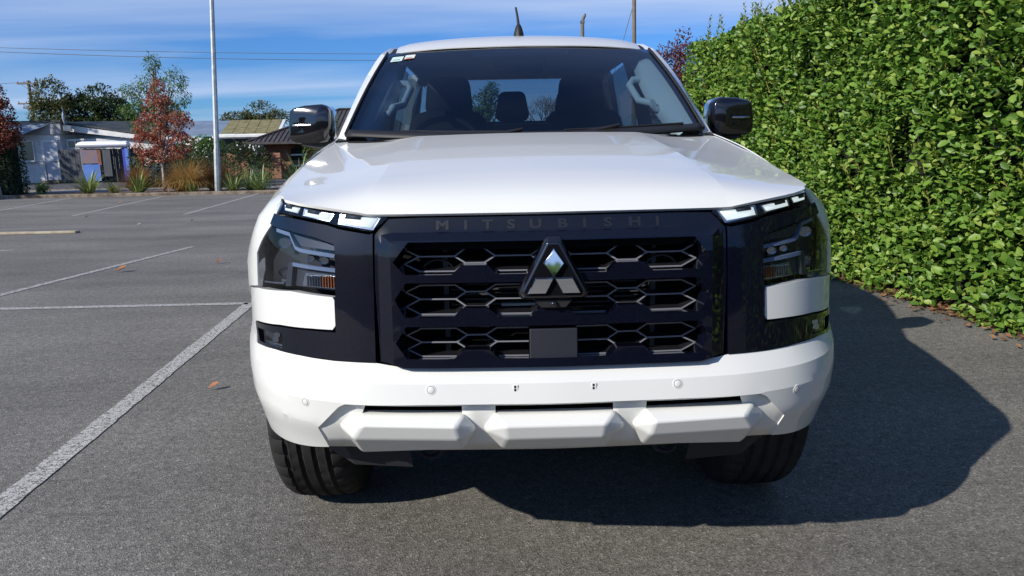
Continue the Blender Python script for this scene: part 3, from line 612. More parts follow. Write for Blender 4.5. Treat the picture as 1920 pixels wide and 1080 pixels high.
roof = patch('roof', [(x, y) for x, y in roof_h] + [(-x, y) for x, y in roof_h[::-1] if x > 0], lambda x, y: (x, y, roofz(x, y) - (0 if abs(x) < .59 else .004)), 'white', truck, res=.05, thick=.004, bevel=.0015, out=(0, 0, 1), sharp=50)
patch('roof_lining', [(x * .99, y + (.06 if y < 2.3 else -.03)) for x, y in roof_h] + [(-x * .99, y + (.06 if y < 2.3 else -.03)) for x, y in roof_h[::-1] if x > 0], lambda x, y: (x, y, roofz(x, y) - .045), 'lining', truck, res=.12, thick=.004, bevel=0, out=(0, 0, -1))
an = empty('antenna'); an.parent = truck
loft('antenna_base', [[Vector((.012 + math.cos(a) * rx, 2.40 + math.sin(a) * ry, z)) for a in np.linspace(0, 2 * math.pi, 17)[:-1]] for rx, ry, z in ((.028, .045, 1.795), (.026, .042, 1.812), (.019, .03, 1.838), (.013, .016, 1.852), (.009, .009, 1.858))], 'black', an)
tube('antenna_rod', [(.012, 2.40, 1.85), (.008, 2.43, 1.90), (.001, 2.468, 1.955)], [.008, .0065, .0055], 'black', an)

# cab side: doors, glass, pillars
def sideX(y, z): return float(np.interp(z, [.3, .4, .6, .9, 1.0, 1.1, 1.2, 1.25, 1.5, 1.7, 1.76], [.92, .935, .955, .957, .945, .895, .83, .797, .742, .688, .655]))
def mSide(s, d=0): return lambda y, z: (s * (sideX(y, z) - d), y, z)
for s in (-1, 1):
    O = (s, 0, 0)
    dn = 'left' if s > 0 else 'right'
    fd = patch('door', [(1.565, .42), (2.66, .42), (2.66, 1.245), (1.80, 1.245), (1.565, 1.255)], mSide(s), 'white', truck, res=.05, thick=.03, bevel=.004, out=O, sharp=50)
    rd = patch('door', [(2.675, .42), (3.40, .42), (3.66, .80), (3.72, 1.245), (2.675, 1.245)], mSide(s), 'white', truck, res=.05, thick=.03, bevel=.004, out=O, sharp=50)
    for d_, yy in ((fd, 2.5), (rd, 3.5)): tube('door_handle', [(s * (sideX(yy, 1.08) + .0), yy - .11, 1.085), (s * (sideX(yy, 1.08) + .035), yy - .09, 1.085), (s * (sideX(yy, 1.08) + .035), yy + .09, 1.085), (s * (sideX(yy, 1.08)), yy + .11, 1.085)], .013, 'black_gloss', d_)
    patch('side_window', [(1.86, 1.25), (2.60, 1.25), (2.60, 1.715), (2.36, 1.70), (2.14, 1.585)], mSide(s, .01), 'side_glass', truck, res=.1, thick=0, bevel=0, out=O)
    patch('quarter_window', [(1.66, 1.255), (1.83, 1.255), (2.10, 1.565), (2.02, 1.52)], mSide(s, .01), 'side_glass', truck, res=.1, thick=0, bevel=0, out=O) if False else None
    patch('mirror_gusset', [(1.60, 1.25), (1.86, 1.25), (2.04, 1.51), (1.97, 1.50)], mSide(s, .004), 'black', truck, res=.06, thick=.02, bevel=.003, out=O)
    patch('side_window', [(2.74, 1.25), (3.58, 1.25), (3.66, 1.40), (3.52, 1.70), (2.74, 1.715)], mSide(s, .01), 'side_glass', truck, res=.1, thick=0, bevel=0, out=O)
    patch('b_pillar', [(2.59, 1.24), (2.75, 1.24), (2.75, 1.735), (2.59, 1.735)], mSide(s, .006), 'black', truck, res=.08, thick=.05, bevel=.003, out=O)
    patch('c_pillar', [(3.56, 1.24), (3.86, 1.24), (3.86, 1.72), (3.50, 1.725), (3.51, 1.69), (3.65, 1.40)], mSide(s, .0), 'white', truck, res=.06, thick=.04, bevel=.004, out=O)
    patch('window_frame', [(1.9, 1.56), (2.36, 1.695), (2.59, 1.71), (3.52, 1.70), (3.52, 1.745), (2.36, 1.745)], mSide(s, .012), 'black', truck, res=.08, thick=.03, bevel=0, out=O) if False else None
    patch('cab_corner', [(3.73, .80), (3.88, .80), (3.88, 1.24), (3.74, 1.24)], mSide(s), 'white', truck, res=.06, thick=.03, bevel=.004, out=O)
    box('side_step', (s * .88 - .07, 1.62, .36), (s * .88 + .07, 3.35, .41), 'black', truck, .015)
    # cargo bed side with rear arch
    rc_ = AX + 3.13
    bp = [(3.91, .56), (3.56, .45)] if False else [(3.91, .86)]
    bp = [(3.91, 1.19), (3.91, .80)] + [(rc_ + AR * math.cos(R(a)), AZ + AR * math.sin(R(a))) for a in np.linspace(110, 0, 12)] + [(4.62, .46), (5.28, .52), (5.30, 1.20)]
    bed = patch('cargo_bed_side', bp, mSide(s), 'white', truck, res=.06, thick=.04, bevel=.004, out=O, sharp=50)
    loft('wheel_arch_liner', [[Vector((s * x, rc_ + (AR - .012) * math.cos(R(a)), AZ + (AR - .012) * math.sin(R(a)))) for a in np.linspace(-5, 185, 20)] for x in (.5, .92)], 'void', truck, close=False, caps=False)
    poly_prism('tail_lamp', [(s * .84, .80), (s * .93, .80), (s * .92, 1.15), (s * .84, 1.15)], 5.26, 5.31, 'red', truck, .005)
patch('rear_cab_wall', [(-.90, .75), (.90, .75), (.90, 1.05), (.80, 1.25), (.66, 1.73), (-.66, 1.73), (-.80, 1.25), (-.90, 1.05)], lambda x, z: (x, 3.87, z), 'white', truck, holes=[[(-.70, 1.30), (.70, 1.30), (.645, 1.68), (.60, 1.715), (-.60, 1.715), (-.645, 1.68)]], res=.08, thick=.05, bevel=.004, out=(0, 1, 0))
patch('rear_window', [(-.70, 1.30), (.70, 1.30), (.645, 1.68), (.60, 1.715), (-.60, 1.715), (-.645, 1.68)], lambda x, z: (x, 3.85, z), 'rear_glass', truck, res=.15, thick=0, bevel=0, out=(0, 1, 0))
box('cargo_bed_floor', (-.88, 3.9, .74), (.88, 5.27, .80), 'black', truck); box('cargo_bed_headboard', (-.86, 3.90, .8), (.86, 3.94, 1.19), 'white', truck, .006)
tg = box('tailgate', (-.83, 5.25, .78), (.83, 5.30, 1.21), 'white', truck, .01); box('tailgate_handle', (-.12, 5.298, 1.02), (.12, 5.315, 1.09), 'black', tg, .005)
box('rear_bumper', (-.85, 5.29, .50), (.85, 5.42, .68), 'silver', truck, .02)
box('chassis', (-.58, .50, .34), (.58, 5.2, .62), 'void', truck); box('engine_block', (-.44, .24, .52), (.44, 1.40, .98), 'void', truck); box('cab_floor', (-.86, 1.45, .42), (.86, 3.86, .50), 'void', truck); box('firewall', (-.76, 1.44, .5), (.76, 1.48, 1.20), 'void', truck)

# under-bumper plastics and tow hooks
for s in (-1, 1):
    V = [Vector((s * .80, .44, .50)), Vector((s * .765, .47, .425)), Vector((s * .52, .24, .388)), Vector((s * .36, .20, .395)), Vector((s * .36, .14, .50)), Vector((s * .55, .17, .52))]
    raw('air_deflector', V, [(0, 1, 2, 5), (5, 2, 3, 4)], 'under', truck, True, 20)
    tube('tow_hook', [(s * .315 + .028 * math.cos(a), .24, .425 + .022 * math.sin(a)) for a in np.linspace(0, 2 * math.pi, 15)], .008, 'under', truck, 6)
patch('skid_plate', [(-.40, .25), (.40, .25), (.36, .75), (-.36, .75)], lambda x, y: (x, y, .43 - (y - .25) * .16), 'void', truck, res=.1, thick=.01, bevel=0, out=(0, 0, -1))

# door mirrors
for s in (-1, 1):
    mo = [(-.846, 1.345), (-.850, 1.398), (-.866, 1.419), (-.89, 1.427), (-.975, 1.423), (-1.032, 1.412), (-1.051, 1.400), (-1.060, 1.35), (-1.063, 1.29), (-1.056, 1.266), (-1.03, 1.255), (-.935, 1.252), (-.868, 1.258), (-.850, 1.280)]
    cx, cz = -.953, 1.335
    def mr(k, y, kz=None): return [Vector((-s * (cx + (x - cx) * k * .94), y + .09 * ((x + .85) / -.21) * .35, cz + (z - cz) * (kz or k))) for x, z in mo]
    mir = loft('door_mirror', [mr(.93, 1.865), mr(1.0, 1.855), mr(1.0, 1.775), mr(.996, 1.748), mr(.982, 1.729), mr(.955, 1.718), mr(.88, 1.712), mr(.40, 1.708)], 'black_gloss', truck, sharp=50)
    loft('mirror_glass', [mr(.90, 1.864), mr(.90, 1.868)], 'chrome', mir)
    loft('mirror_arm', [[Vector((s * x, y + a, z + b_)) for a, b_ in ((-.05, -.022), (.05, -.022), (.05, .02), (-.05, .02))] for x, y, z in ((1.0, 1.80, 1.268), (.93, 1.80, 1.252), (.86, 1.79, 1.247), (.80, 1.78, 1.258), (.755, 1.78, 1.275))], 'black', mir)
    st_ = ((.945, 1.7225), (.975, 1.7275), (1.0, 1.7325), (1.03, 1.742), (1.045, 1.757), (1.0525, 1.78))
    loft('indicator_strip', [[Vector((s * x, y - d_, z)) for d_, z in ((.002, 1.331), (.0035, 1.335), (.002, 1.339), (-.02, 1.339), (-.02, 1.331))] for x, y in st_], 'silver', mir)
    box('cap_seam', (min(s * .933, s * .937), 1.742, 1.30), (max(s * .933, s * .937), 1.77, 1.385), 'void', mir)

patch('windscreen_base_trim', [(-1.0, -.035), (1.0, -.035), (1.0, .022), (-1.0, .022)], lambda a, c: WS(a, c, -.006), 'black', truck, res=.05, thick=.008, bevel=0, out=(0, -.5, .8))
# wipers
for pts in ([(-.50, 1.345, 1.290), (-.30, 1.262, 1.281), (-.02, 1.218, 1.276)], [(.14, 1.222, 1.279), (.36, 1.28, 1.287), (.64, 1.40, 1.302)]):
    w_ = tube('wiper', pts, .005, 'black', truck, 6); e_ = Vector(pts[2 if pts[0][0] < 0 else 1])
    tube('wiper_arm', [e_ + Vector((0, .0, .01)), e_ + Vector((-.06, -.02, -.005)), e_ + Vector((-.16, -.04, -.02))], [.006, .011, .012], 'black', w_, 6)

# interior
box('dashboard', (-.70, 1.50, 1.10), (.70, 1.86, 1.262), 'dash', truck, .04, 3)
loft('instrument_hood', [[Vector((-.37 + math.cos(a) * w, y, 1.25 + math.sin(a) * h)) for a in np.linspace(0, math.pi, 11)] for w, h, y in ((.12, .02, 1.58), (.19, .06, 1.70), (.20, .065, 1.84))], 'dash', truck)
cst = box('infotainment_screen', (-.13, 1.80, 1.24), (.13, 1.83, 1.33), 'black_gloss', truck, .006)
sw = empty('steering_wheel'); sw.parent = truck
cw = Vector((-.37, 2.02, 1.20)); axu = Vector((0, .42, .90)).normalized()
tube('wheel_ring', [cw + Vector((math.cos(a), 0, 0)) * .185 + axu * math.sin(a) * .185 for a in np.linspace(0, 2 * math.pi, 33)], .015, 'dash', sw)
loft('airbag_cover', [[cw + Vector((math.cos(a) * r_, d_, 0)) + axu * math.sin(a) * r_ for a in np.linspace(0, 2 * math.pi, 17)[:-1]] for r_, d_ in ((.07, -.01), (.085, .01), (.07, .03))], 'dash', sw)
for a in (0, math.pi, -math.pi / 2): tube('spoke', [cw + axu * math.sin(a) * .05 + Vector((math.cos(a) * .05, 0, 0)), cw + axu * math.sin(a) * .18 + Vector((math.cos(a) * .18, 0, 0))], .014, 'dash', sw, 6)
def cushion(name, outline, y0, y1, lean, mt, parent, r_=.04):
    """rounded pad: outline in X,Z, thick from y0 to y1, leaning back with height"""
    cx = sum(p[0] for p in outline) / len(outline); cz = sum(p[1] for p in outline) / len(outline)
    def rg(k, y): return [Vector((cx + (x - cx) * k, y + (z - outline[0][1]) * lean, cz + (z - cz) * k)) for x, z in outline]
    w = max(p[0] for p in outline) - cx; k1 = 1 - r_ / w
    return loft(name, [rg(k1 * .7, y0), rg(k1, y0 + .006), rg(1 - r_ * .25 / w, y0 + r_ * .45), rg(1, y0 + r_), rg(1, y1 - r_), rg(k1, y1)], mt, parent, sharp=60)
def rrect(x0, x1, z0, z1, r_, top=None):
    out = []; top = top or 0
    for cx, cz, a0 in ((x1 - r_ - top, z1 - r_, 0), (x0 + r_ + top, z1 - r_, 90), (x0 + r_, z0 + r_, 180), (x1 - r_, z0 + r_, 270)):
        for a in (0, 30, 60, 90): out.append((cx + r_ * math.cos(R(a0 + a)), cz + r_ * math.sin(R(a0 + a))))
    return out
for cx in (-.385, .372):
    st = empty('front_seat', (0, 0, 0)); st.parent = truck
    cushion('seat_back', rrect(cx - .25, cx + .25, .82, 1.43, .10, .03), 2.48, 2.64, .22, 'seat', st)
    cushion('headrest', rrect(cx - .135, cx + .135, 1.405, 1.622, .05, .012), 2.62, 2.75, .1, 'seat', st)
    box('seat_cushion', (cx - .25, 2.0, .70), (cx + .25, 2.58, .88), 'seat', st, .05, 3)
    for d_ in (-.05, .05): tube('headrest_post', [(cx + d_, 2.70, 1.38), (cx + d_, 2.70, 1.45)], .007, 'silver', st, 6)
rs = empty('rear_seat'); rs.parent = truck
cushion('seat_back', rrect(-.66, .66, .80, 1.40, .08), 3.34, 3.50, .2, 'seat', rs)
for cx, hw in ((-.42, .13), (-.005, .115), (.41, .13)): cushion('headrest', rrect(cx - hw, cx + hw, 1.40, 1.60, .045, .02), 3.42, 3.52, .08, 'seat', rs)
box('seat_cushion', (-.66, 2.95, .72), (.66, 3.45, .88), 'seat', rs, .05, 3)
box('centre_console', (-.12, 1.85, .80), (.12, 2.75, 1.05), 'dash', truck, .03)
rm = empty('rear_view_mirror'); rm.parent = truck
cushion('mirror_case', rrect(-.12, .12, 1.575, 1.635, .025), 2.06, 2.10, 0, 'black', rm, .015); tube('mirror_stalk', [(0, 2.05, 1.61), (0, 1.96, 1.65)], .012, 'black', rm)
cushion('sensor_housing', rrect(-.13, .13, 1.60, 1.68, .02), 1.955, 2.02, .5, 'black', truck, .02)
for s in (-1, 1): box('sun_visor', (min(s * .12, s * .56), 2.10, 1.665), (max(s * .12, s * .56), 2.26, 1.685), 'lining', truck, .008)

# wheels
def wheel(cx, cy, s, turn=0):
    w = empty('wheel', (cx, cy, .388)); w.parent = truck; w.rotation_euler = (0, 0, turn)
    prof = []  # (x across, radius, tread?)
    for x in np.linspace(-.112, .112, 37): prof.append((x, .388 - .016 * (abs(x) / .112) ** 5, True))
    sideL = [(-.123, .355, False), (-.130, .31, False), (-.125, .26, False), (-.110, .235, False)]; sideR = [(-a, r_, f) for a, r_, f in sideL]
    prof = sideL[::-1] + prof + sideR; n = 168; V = []; F = []
    for k in range(n):
        a = 2 * math.pi * k / n
        for (x, r_, tr) in prof:
            rr_ = r_
            if tr:
                for gx in (-.066, -.022, .022, .066):
                    if abs(x - gx) < .0045: rr_ -= .009
                if abs(x) > .074 and k % 4 == 0: rr_ -= .0075
                elif .028 < abs(x) < .058 and (k + (2 if x > 0 else 0)) % 4 == 0 and abs(abs(x) - .043) < .012: rr_ -= .004
            V.append((x, rr_ * math.cos(a), rr_ * math.sin(a)))
    npf = len(prof)
    for k in range(n):
        k2 = (k + 1) % n
        for j in range(npf - 1): F.append((k * npf + j, k2 * npf + j, k2 * npf + j + 1, k * npf + j + 1))
    ty = raw('tyre', V, F, 'tyre', w, True, 30); fixn(ty)
    rim = loft('rim', [[Vector((s * x, r_ * math.cos(a), r_ * math.sin(a))) for a in np.linspace(0, 2 * math.pi, 49)[:-1]] for x, r_ in ((-.10, .236), (.11, .238), (.118, .232), (.108, .222), (.02, .205), (.0, .06))], 'rim', w, caps=False)
    for k in range(6):
        a = k * math.pi / 3; d_ = Vector((0, math.cos(a), math.sin(a))); q_ = Vector((0, -math.sin(a), math.cos(a)))
        loft('spoke', [[Vector((s * (x + e), 0, 0)) + d_ * r_ + q_ * o_ for e, o_ in ((0, -wd), (.02, -wd * .6), (.02, wd * .6), (0, wd))] for x, r_, wd in ((.06, .04, .03), (.075, .13, .026), (.085, .222, .034))], 'rim', rim)
    loft('hub_cap', [[Vector((s * x, r_ * math.cos(a), r_ * math.sin(a))) for a in np.linspace(0, 2 * math.pi, 25)[:-1]] for x, r_ in ((.05, .06), (.09, .055), (.095, .03))], 'black', rim)
for s in (-1, 1): wheel(s * .738, AX, s); wheel(s * .775, AX + 3.13, s)
tube('front_axle', [(-.7, AX, .36), (.7, AX, .36)], .04, 'void', truck); tube('rear_axle', [(-.7, AX + 3.13, .36), (.7, AX + 3.13, .36)], .05, 'void', truck)

# ================================================================== PLANTS
LEAF8 = (np.array([(0, 0), (-.36, .26), (-.5, .60), (-.27, .92), (0, 1), (.27, .92), (.5, .60), (.36, .26), (0, .3), (0, .66)]), [(0, 8, 1), (8, 9, 2, 1), (9, 3, 2), (9, 4, 3), (0, 7, 8), (8, 7, 6, 9), (9, 6, 5), (9, 5, 4)])
LEAF4 = (np.array([(0, 0), (-.42, .5), (0, 1), (.42, .5)]), [(0, 3, 2, 1)])
LEAF6 = (np.array([(0, 0), (-.42, .45), (0, 1), (.42, .45), (0, .5)]), [(0, 4, 1), (4, 2, 1), (0, 3, 4), (4, 3, 2)])
def unit(a): return a / (np.linalg.norm(a, axis=-1, keepdims=True) + 1e-9)
def leaf_geo(P, T, Nn, L, W, shape=LEAF8, fold=.18, curl=.12):
    """leaves at P, growing along T, facing Nn"""
    uv, F = shape; n = len(P); T = unit(T); B = unit(np.cross(T, Nn)); Nn = np.cross(B, T); L = np.broadcast_to(L, n)[:, None, None]; W = np.broadcast_to(W, n)[:, None, None]
    a = uv[None, :, 0:1]; c = uv[None, :, 1:2]
    V = P[:, None] + B[:, None] * a * W + T[:, None] * c * L + Nn[:, None] * (abs(a) * W * fold * 2 - curl * L * c * c)
    k = uv.shape[0]; V = V.reshape(-1, 3); FF = [tuple(i * k + j for j in f) for i in range(n) for f in F]
    return V, FF
def leaves(name, P, T, Nn, L, W, mt, parent=None, shape=LEAF8, fold=.18, curl=.12, smooth=True):
    V, F = leaf_geo(np.asarray(P), np.asarray(T), np.asarray(Nn), L, W, shape, fold, curl)
    me = bpy.data.meshes.new(name); me.from_pydata(V.tolist(), [], F)
    if smooth: me.shade_smooth()
    return link(name, me, mt, parent)
def rdir(n): return unit(rng.normal(size=(n, 3)))
def noise2(a, b_, sc, seed):
    r = np.random.default_rng(seed); out = 0
    for k in range(6):
        ph = r.uniform(0, 6.28, 2); d = r.normal(size=2); d = d / np.linalg.norm(d) * sc * r.uniform(.6, 1.8); out = out + np.sin(a * d[0] + b_ * d[1] + ph[0])
    return out / 3

MT['hedge_leaf'] = leaf_mat('hedge_leaf', [(.055, .125, .018), (.092, .19, .025), (.13, .25, .034), (.165, .295, .043), (.22, .34, .055), (.30, .38, .075)], .44, .28, .4)
MT['hedge_shoot'] = leaf_mat('hedge_shoot_leaf', [(.13, .22, .03), (.20, .29, .045), (.30, .34, .07)], .42, .3)
MT['hedge_core'] = vary(mat('hedge_inside', (.008, .014, .004), .95), (.004, .007, .002), (.014, .022, .006), 9)  # near-black colour stands in for the shade inside the hedges
MT['twig'] = mat('twig', (.34, .27, .08), .8)
MT['litter'] = leaf_mat('leaf_litter', [(.10, .045, .02), (.20, .09, .035), (.28, .15, .07), (.14, .10, .06)], .8, .1)

def make_hedge(name, A, B, Hh, thick, dens_near, lab, cam_pt=None, n_single=0, sprigs=True, zones=None, ls=(.052, .085)):
    """clipped hedge whose lit face runs from A to B (ground points), body to the right of A->B"""
    A = np.array(A, float); B = np.array(B, float); Lh = np.linalg.norm(B - A); d = (B - A) / Lh; nrm = np.array((d[1], -d[0])) * -1.0
    h = empty(name, (0, 0, 0), lab, 'hedge')
    fn = np.array((nrm[0], nrm[1], 0)); dd = np.array((d[0], d[1], 0)); up = np.array((0, 0, 1.))
    def face(a, z):
        bul = .05 * noise2(a, z, 2.2, 3) + .035 * noise2(a, z, 8, 5); base = np.clip((.55 - z) / .55, 0, 1) ** 2 * .12; return bul + base
    P, T, NN, Ls = [], [], [], []
    for a0, a1, dens in zones or [(0, Lh, dens_near)]:
        n = int((a1 - a0) * Hh * dens); a = rng.uniform(a0, a1, n); z = rng.uniform(.01, Hh, n) ; dep = rng.uniform(0, 1, n) ** 1.3 * .22
        off = face(a, z) - dep; p = np.stack([A[0] + d[0] * a, A[1] + d[1] * a, z], 1) + fn * off[:, None]
        t_ = unit(fn * rng.uniform(.1, .8, (n, 1)) + up * rng.uniform(-.15, .8, (n, 1)) + dd * rng.uniform(-.9, .9, (n, 1)) + rng.normal(size=(n, 3)) * .25)
        nn = unit(fn * .55 + up * .75 + rng.normal(size=(n, 3)) * .42)
        P.append(p); T.append(t_); NN.append(nn); Ls.append(rng.uniform(*ls, n) * (.75 + .5 * rng.uniform(size=n)))
        # top
        n = int((a1 - a0) * thick * dens * .8); a = rng.uniform(a0, a1, n); w = rng.uniform(0, thick, n); z = Hh + .05 * noise2(a, w, 3, 8) - rng.uniform(0, .1, n)
        p = np.stack([A[0] + d[0] * a, A[1] + d[1] * a, z], 1) - fn * w[:, None]
        P.append(p); T.append(unit(up * .8 + rng.normal(size=(n, 3)) * .6)); NN.append(unit(fn * .3 + up * .6 + rng.normal(size=(n, 3)) * .5)); Ls.append(rng.uniform(*ls, n))
    P, T, NN, Ls = map(np.concatenate, (P, T, NN, Ls))
    aa = (P[:, :2] - A) @ d; g_ = noise2(aa, P[:, 2], 9, 21) + .7 * noise2(aa, P[:, 2], 17, 22) + rng.normal(size=len(P)) * .35; kp = g_ > -.62; P, T, NN, Ls = P[kp], T[kp], NN[kp], Ls[kp]
    if n_single:
        dist = np.linalg.norm(P - np.array(cam_pt), axis=1); fwd = (P - np.array(cam_pt)) @ np.array(fw_)
        sx = (P - np.array(cam_pt)) @ np.array(rt_) / fwd * 1340 + 960; sy = 540 - (P - np.array(cam_pt)) @ np.array(up_) / fwd * 1340
        okv = (fwd > 0) & (sx < 1915) & (sx > 1500) & (sy > 0) & (sy < 640)
        idx = np.argsort(np.where(okv, dist / Ls, 1e9))[:n_single]
        base = []
        for v_ in range(4):
            V, F = leaf_geo(np.zeros((1, 3)), np.array([[0, 1., 0]]), np.array([[0, 0, 1.]]), 1., .58 + .05 * v_, LEAF8, .14 + .04 * v_, .1 + .08 * v_)
            me = bpy.data.meshes.new('leaf'); me.from_pydata(V.tolist(), [], F); me.shade_smooth(); c_ = ((.07, .155, .02), (.105, .21, .028), (.145, .265, .038), (.20, .315, .052))[v_]
            me.materials.append(leaf_mat('hedge_leaf_%d' % v_, [c_, c_], .48, .25, .38)); base.append(me)
        for j, i in enumerate(idx):
            o = bpy.data.objects.new('leaf', base[j % 4]); COL.objects.link(o); o.parent = h
            t_ = T[i] / np.linalg.norm(T[i]); b_ = np.cross(t_, NN[i]); b_ /= np.linalg.norm(b_); n_ = np.cross(b_, t_); L_ = Ls[i]
            o.matrix_local = Matrix(((b_[0] * L_, t_[0] * L_, n_[0] * L_, P[i][0]), (b_[1] * L_, t_[1] * L_, n_[1] * L_, P[i][1]), (b_[2] * L_, t_[2] * L_, n_[2] * L_, P[i][2]), (0, 0, 0, 1)))
        keep = np.ones(len(P), bool); keep[idx] = False; P, T, NN, Ls = P[keep], T[keep], NN[keep], Ls[keep]
    tag(leaves('foliage', P, T, NN, Ls, Ls * rng.uniform(.52, .72, len(Ls)), 'hedge_leaf', h), kind='stuff')
    # near-black box painted as the shaded inside, blocks see-through
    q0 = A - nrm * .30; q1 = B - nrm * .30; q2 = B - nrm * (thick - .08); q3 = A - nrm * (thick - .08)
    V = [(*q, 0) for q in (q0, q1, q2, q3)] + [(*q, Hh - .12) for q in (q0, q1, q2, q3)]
    raw('shade_core', V, [(0, 1, 5, 4), (1, 2, 6, 5), (2, 3, 7, 6), (3, 0, 4, 7), (4, 5, 6, 7)], 'hedge_core', h)
    if sprigs:
        SP, ST, SN, SL = [], [], [], []; V, F = [], []
        for k in range(sprigs):
            top = k < sprigs * .55
            a = rng.uniform(0, min(Lh, 12))
            if top: p0 = np.array((*(A + d * a - nrm * rng.uniform(0, .5)), Hh - .1)); dr = unit(np.array((rng.normal() * .15, rng.normal() * .15, 1.0))); ln = rng.uniform(.12, .42)
            else: z = rng.uniform(.4, Hh); p0 = np.array((*(A + d * a), z)) + fn * (face(a, z) - .08); dr = unit(fn * .35 + up * 1.0 + dd * rng.normal() * .3); ln = rng.uniform(.16, .3)
            v_, f_ = tube_geo([Vector(p0), Vector(p0 + dr * ln)], [.004, .002], 4); F += [tuple(i + len(V) for i in q) for q in f_]; V += [tuple(x) for x in v_]
            m_ = int(ln / .022); tt = np.linspace(.25, 1, m_)
            an = np.arange(m_) * 2.4 + rng.uniform(0, 6); sd = np.stack([np.cos(an), np.sin(an), np.zeros(m_)], 1)
            SP.append(p0 + dr * (tt * ln)[:, None]); ST.append(unit(sd * .75 + dr * .9)); SN.append(unit(-sd * .6 + dr * .8)); SL.append(rng.uniform(.045, .07, m_) * (1.15 - .5 * tt))
        SP, ST, SN, SL = map(np.concatenate, (SP, ST, SN, SL))
        tag(leaves('young_shoots', SP, ST, SN, SL, SL * .5, 'hedge_shoot', h), kind='stuff'); tag(raw('shoot_stems', V, F, 'twig', h), kind='stuff')
    return h
HA, HB = (3.50 + .1 * 3.2, -3.2), (3.50 - .1 * 9.0, 9.0)
LH = math.hypot(HB[0] - HA[0], HB[1] - HA[1])
make_hedge('hedge', HA, HB, 2.58, 1.1, 800, 'tall clipped glossy green hedge right of the truck', CAM, 300, 420, [(0, 4.6, 700), (4.6, 9.5, 3300), (9.5, LH, 2900)], (.042, .070))
make_hedge('hedge', (30, -13), (-30, -13), 2.7, 1.0, 60, 'tall green hedge across the far end of the car park behind the viewer', sprigs=0, ls=(.16, .24))
so = raw('hedge_soil', [(3.50 - .1 * y + o_ + (.03 * math.sin(y * 7) if o_ < 0 else 0), y, .005) for o_ in (-.10, 1.0) for y in np.linspace(-3, 9.2, 60)], [(k, k + 1, 61 + k, 60 + k) for k in range(59)], 'soil'); tag(so, kind='structure')
# leaf litter at the hedge foot and on the kerb
def litter(name, n, fpos, lab=None):
    P = np.array([fpos() for _ in range(n)]); T = np.stack([rng.normal(size=n), rng.normal(size=n), np.abs(rng.normal(size=n)) * .2], 1); NN = unit(np.array((0, 0, 1.)) + rng.normal(size=(n, 3)) * .35)
    return tag(leaves(name, P, T, NN, rng.uniform(.03, .065, n), rng.uniform(.018, .04, n), 'litter', None, LEAF6, .2, -.1), lab, kind='stuff')
def hf():
    y = rng.uniform(2.2, 8.5); return (3.50 - .1 * y - abs(rng.normal()) * .13 + .04, y, .008 + rng.uniform(0, .02))
litter('hedge_leaf_litter', 1300, hf, 'dry brown leaves lying along the foot of the tall hedge')
litter('kerb_leaf_litter', 500, lambda: (rng.uniform(-20, -5), 21.48 - abs(rng.normal()) * .12 if rng.uniform() < .65 else rng.uniform(21.7, 23), .03 if True else 0), 'dry brown leaves gathered along the far kerb')
# single fallen leaves in the car park
for (x, y, sz, c_, lab) in ((-1.66, 2.05, .055, (.42, .17, .07), 'curled orange dead leaf on the asphalt nearest the truck wheel'), (-4.23, 6.09, .11, (.33, .14, .05), 'orange dead leaf lying past the slanting bay line'), (-3.35, 6.55, .08, (.25, .10, .05), 'small brown dead leaf on the asphalt between the slanting line and the truck'),
                            (-8.6, 13.3, .10, (.12, .08, .05), 'dark dead leaf at the near end of the far bay lines'), (-6.6, 11.4, .07, (.4, .38, .35), 'pale scrap lying in the middle of the far asphalt'), (-10.1, 17.5, .12, (.3, .16, .07), 'brown dead leaf lying between two far bay lines'), (-5.9, 12.0, .07, (.10, .07, .05), 'dark scrap right of the pale scrap on the far asphalt')):
    P = np.array([[0., 0, .012]]); V, F = leaf_geo(P, np.array([[1., .5, .1]]), np.array([[.1, -.3, 1.]]), sz, sz * .62, LEAF8, .35, -.35)
    M_ = vary(mat('dead_leaf', c_, .7), tuple(k * .6 for k in c_), c_, 60)
    o = raw('fallen_leaf', V, F, M_, None, True); o.location = (x, y, .002); tag(o, lab, 'leaf', 'fallen leaves on the asphalt')

# ---------------- trees and shrubs
MT['bark'] = vary(mat('bark', (.16, .13, .10), .9), (.10, .08, .06), (.24, .20, .16), 12, bump=.4)
MT['bark_pale'] = vary(mat('pale_bark', (.4, .34, .28), .9), (.30, .25, .20), (.48, .42, .35), 12)
MT['leaf_red'] = leaf_mat('red_leaf', [(.11, .026, .020), (.19, .045, .030), (.27, .075, .045), (.30, .12, .06)], .6, .35)
MT['leaf_green'] = leaf_mat('mid_green_leaf', [(.055, .12, .022), (.095, .18, .034), (.17, .26, .06)], .55, .35)
MT['leaf_dark'] = leaf_mat('dark_leaf', [(.020, .042, .012), (.040, .07, .019), (.08, .11, .028)], .6, .25)
MT['leaf_olive'] = leaf_mat('olive_leaf', [(.045, .065, .018), (.08, .10, .025), (.15, .14, .04)], .6, .25)
MT['flax'] = leaf_mat('flax_leaf', [(.08, .14, .035), (.17, .24, .06), (.38, .42, .18)], .45, .25)
MT['flower'] = mat('white_flower', (.75, .75, .70), .7)
MT['tussock'] = leaf_mat('tussock_blade', [(.30, .16, .04), (.46, .28, .08), (.58, .42, .17)], .7, .35)
MT['tussock2'] = leaf_mat('tussock_blade_orange', [(.20, .085, .025), (.30, .13, .035), (.33, .20, .07)], .7, .3)
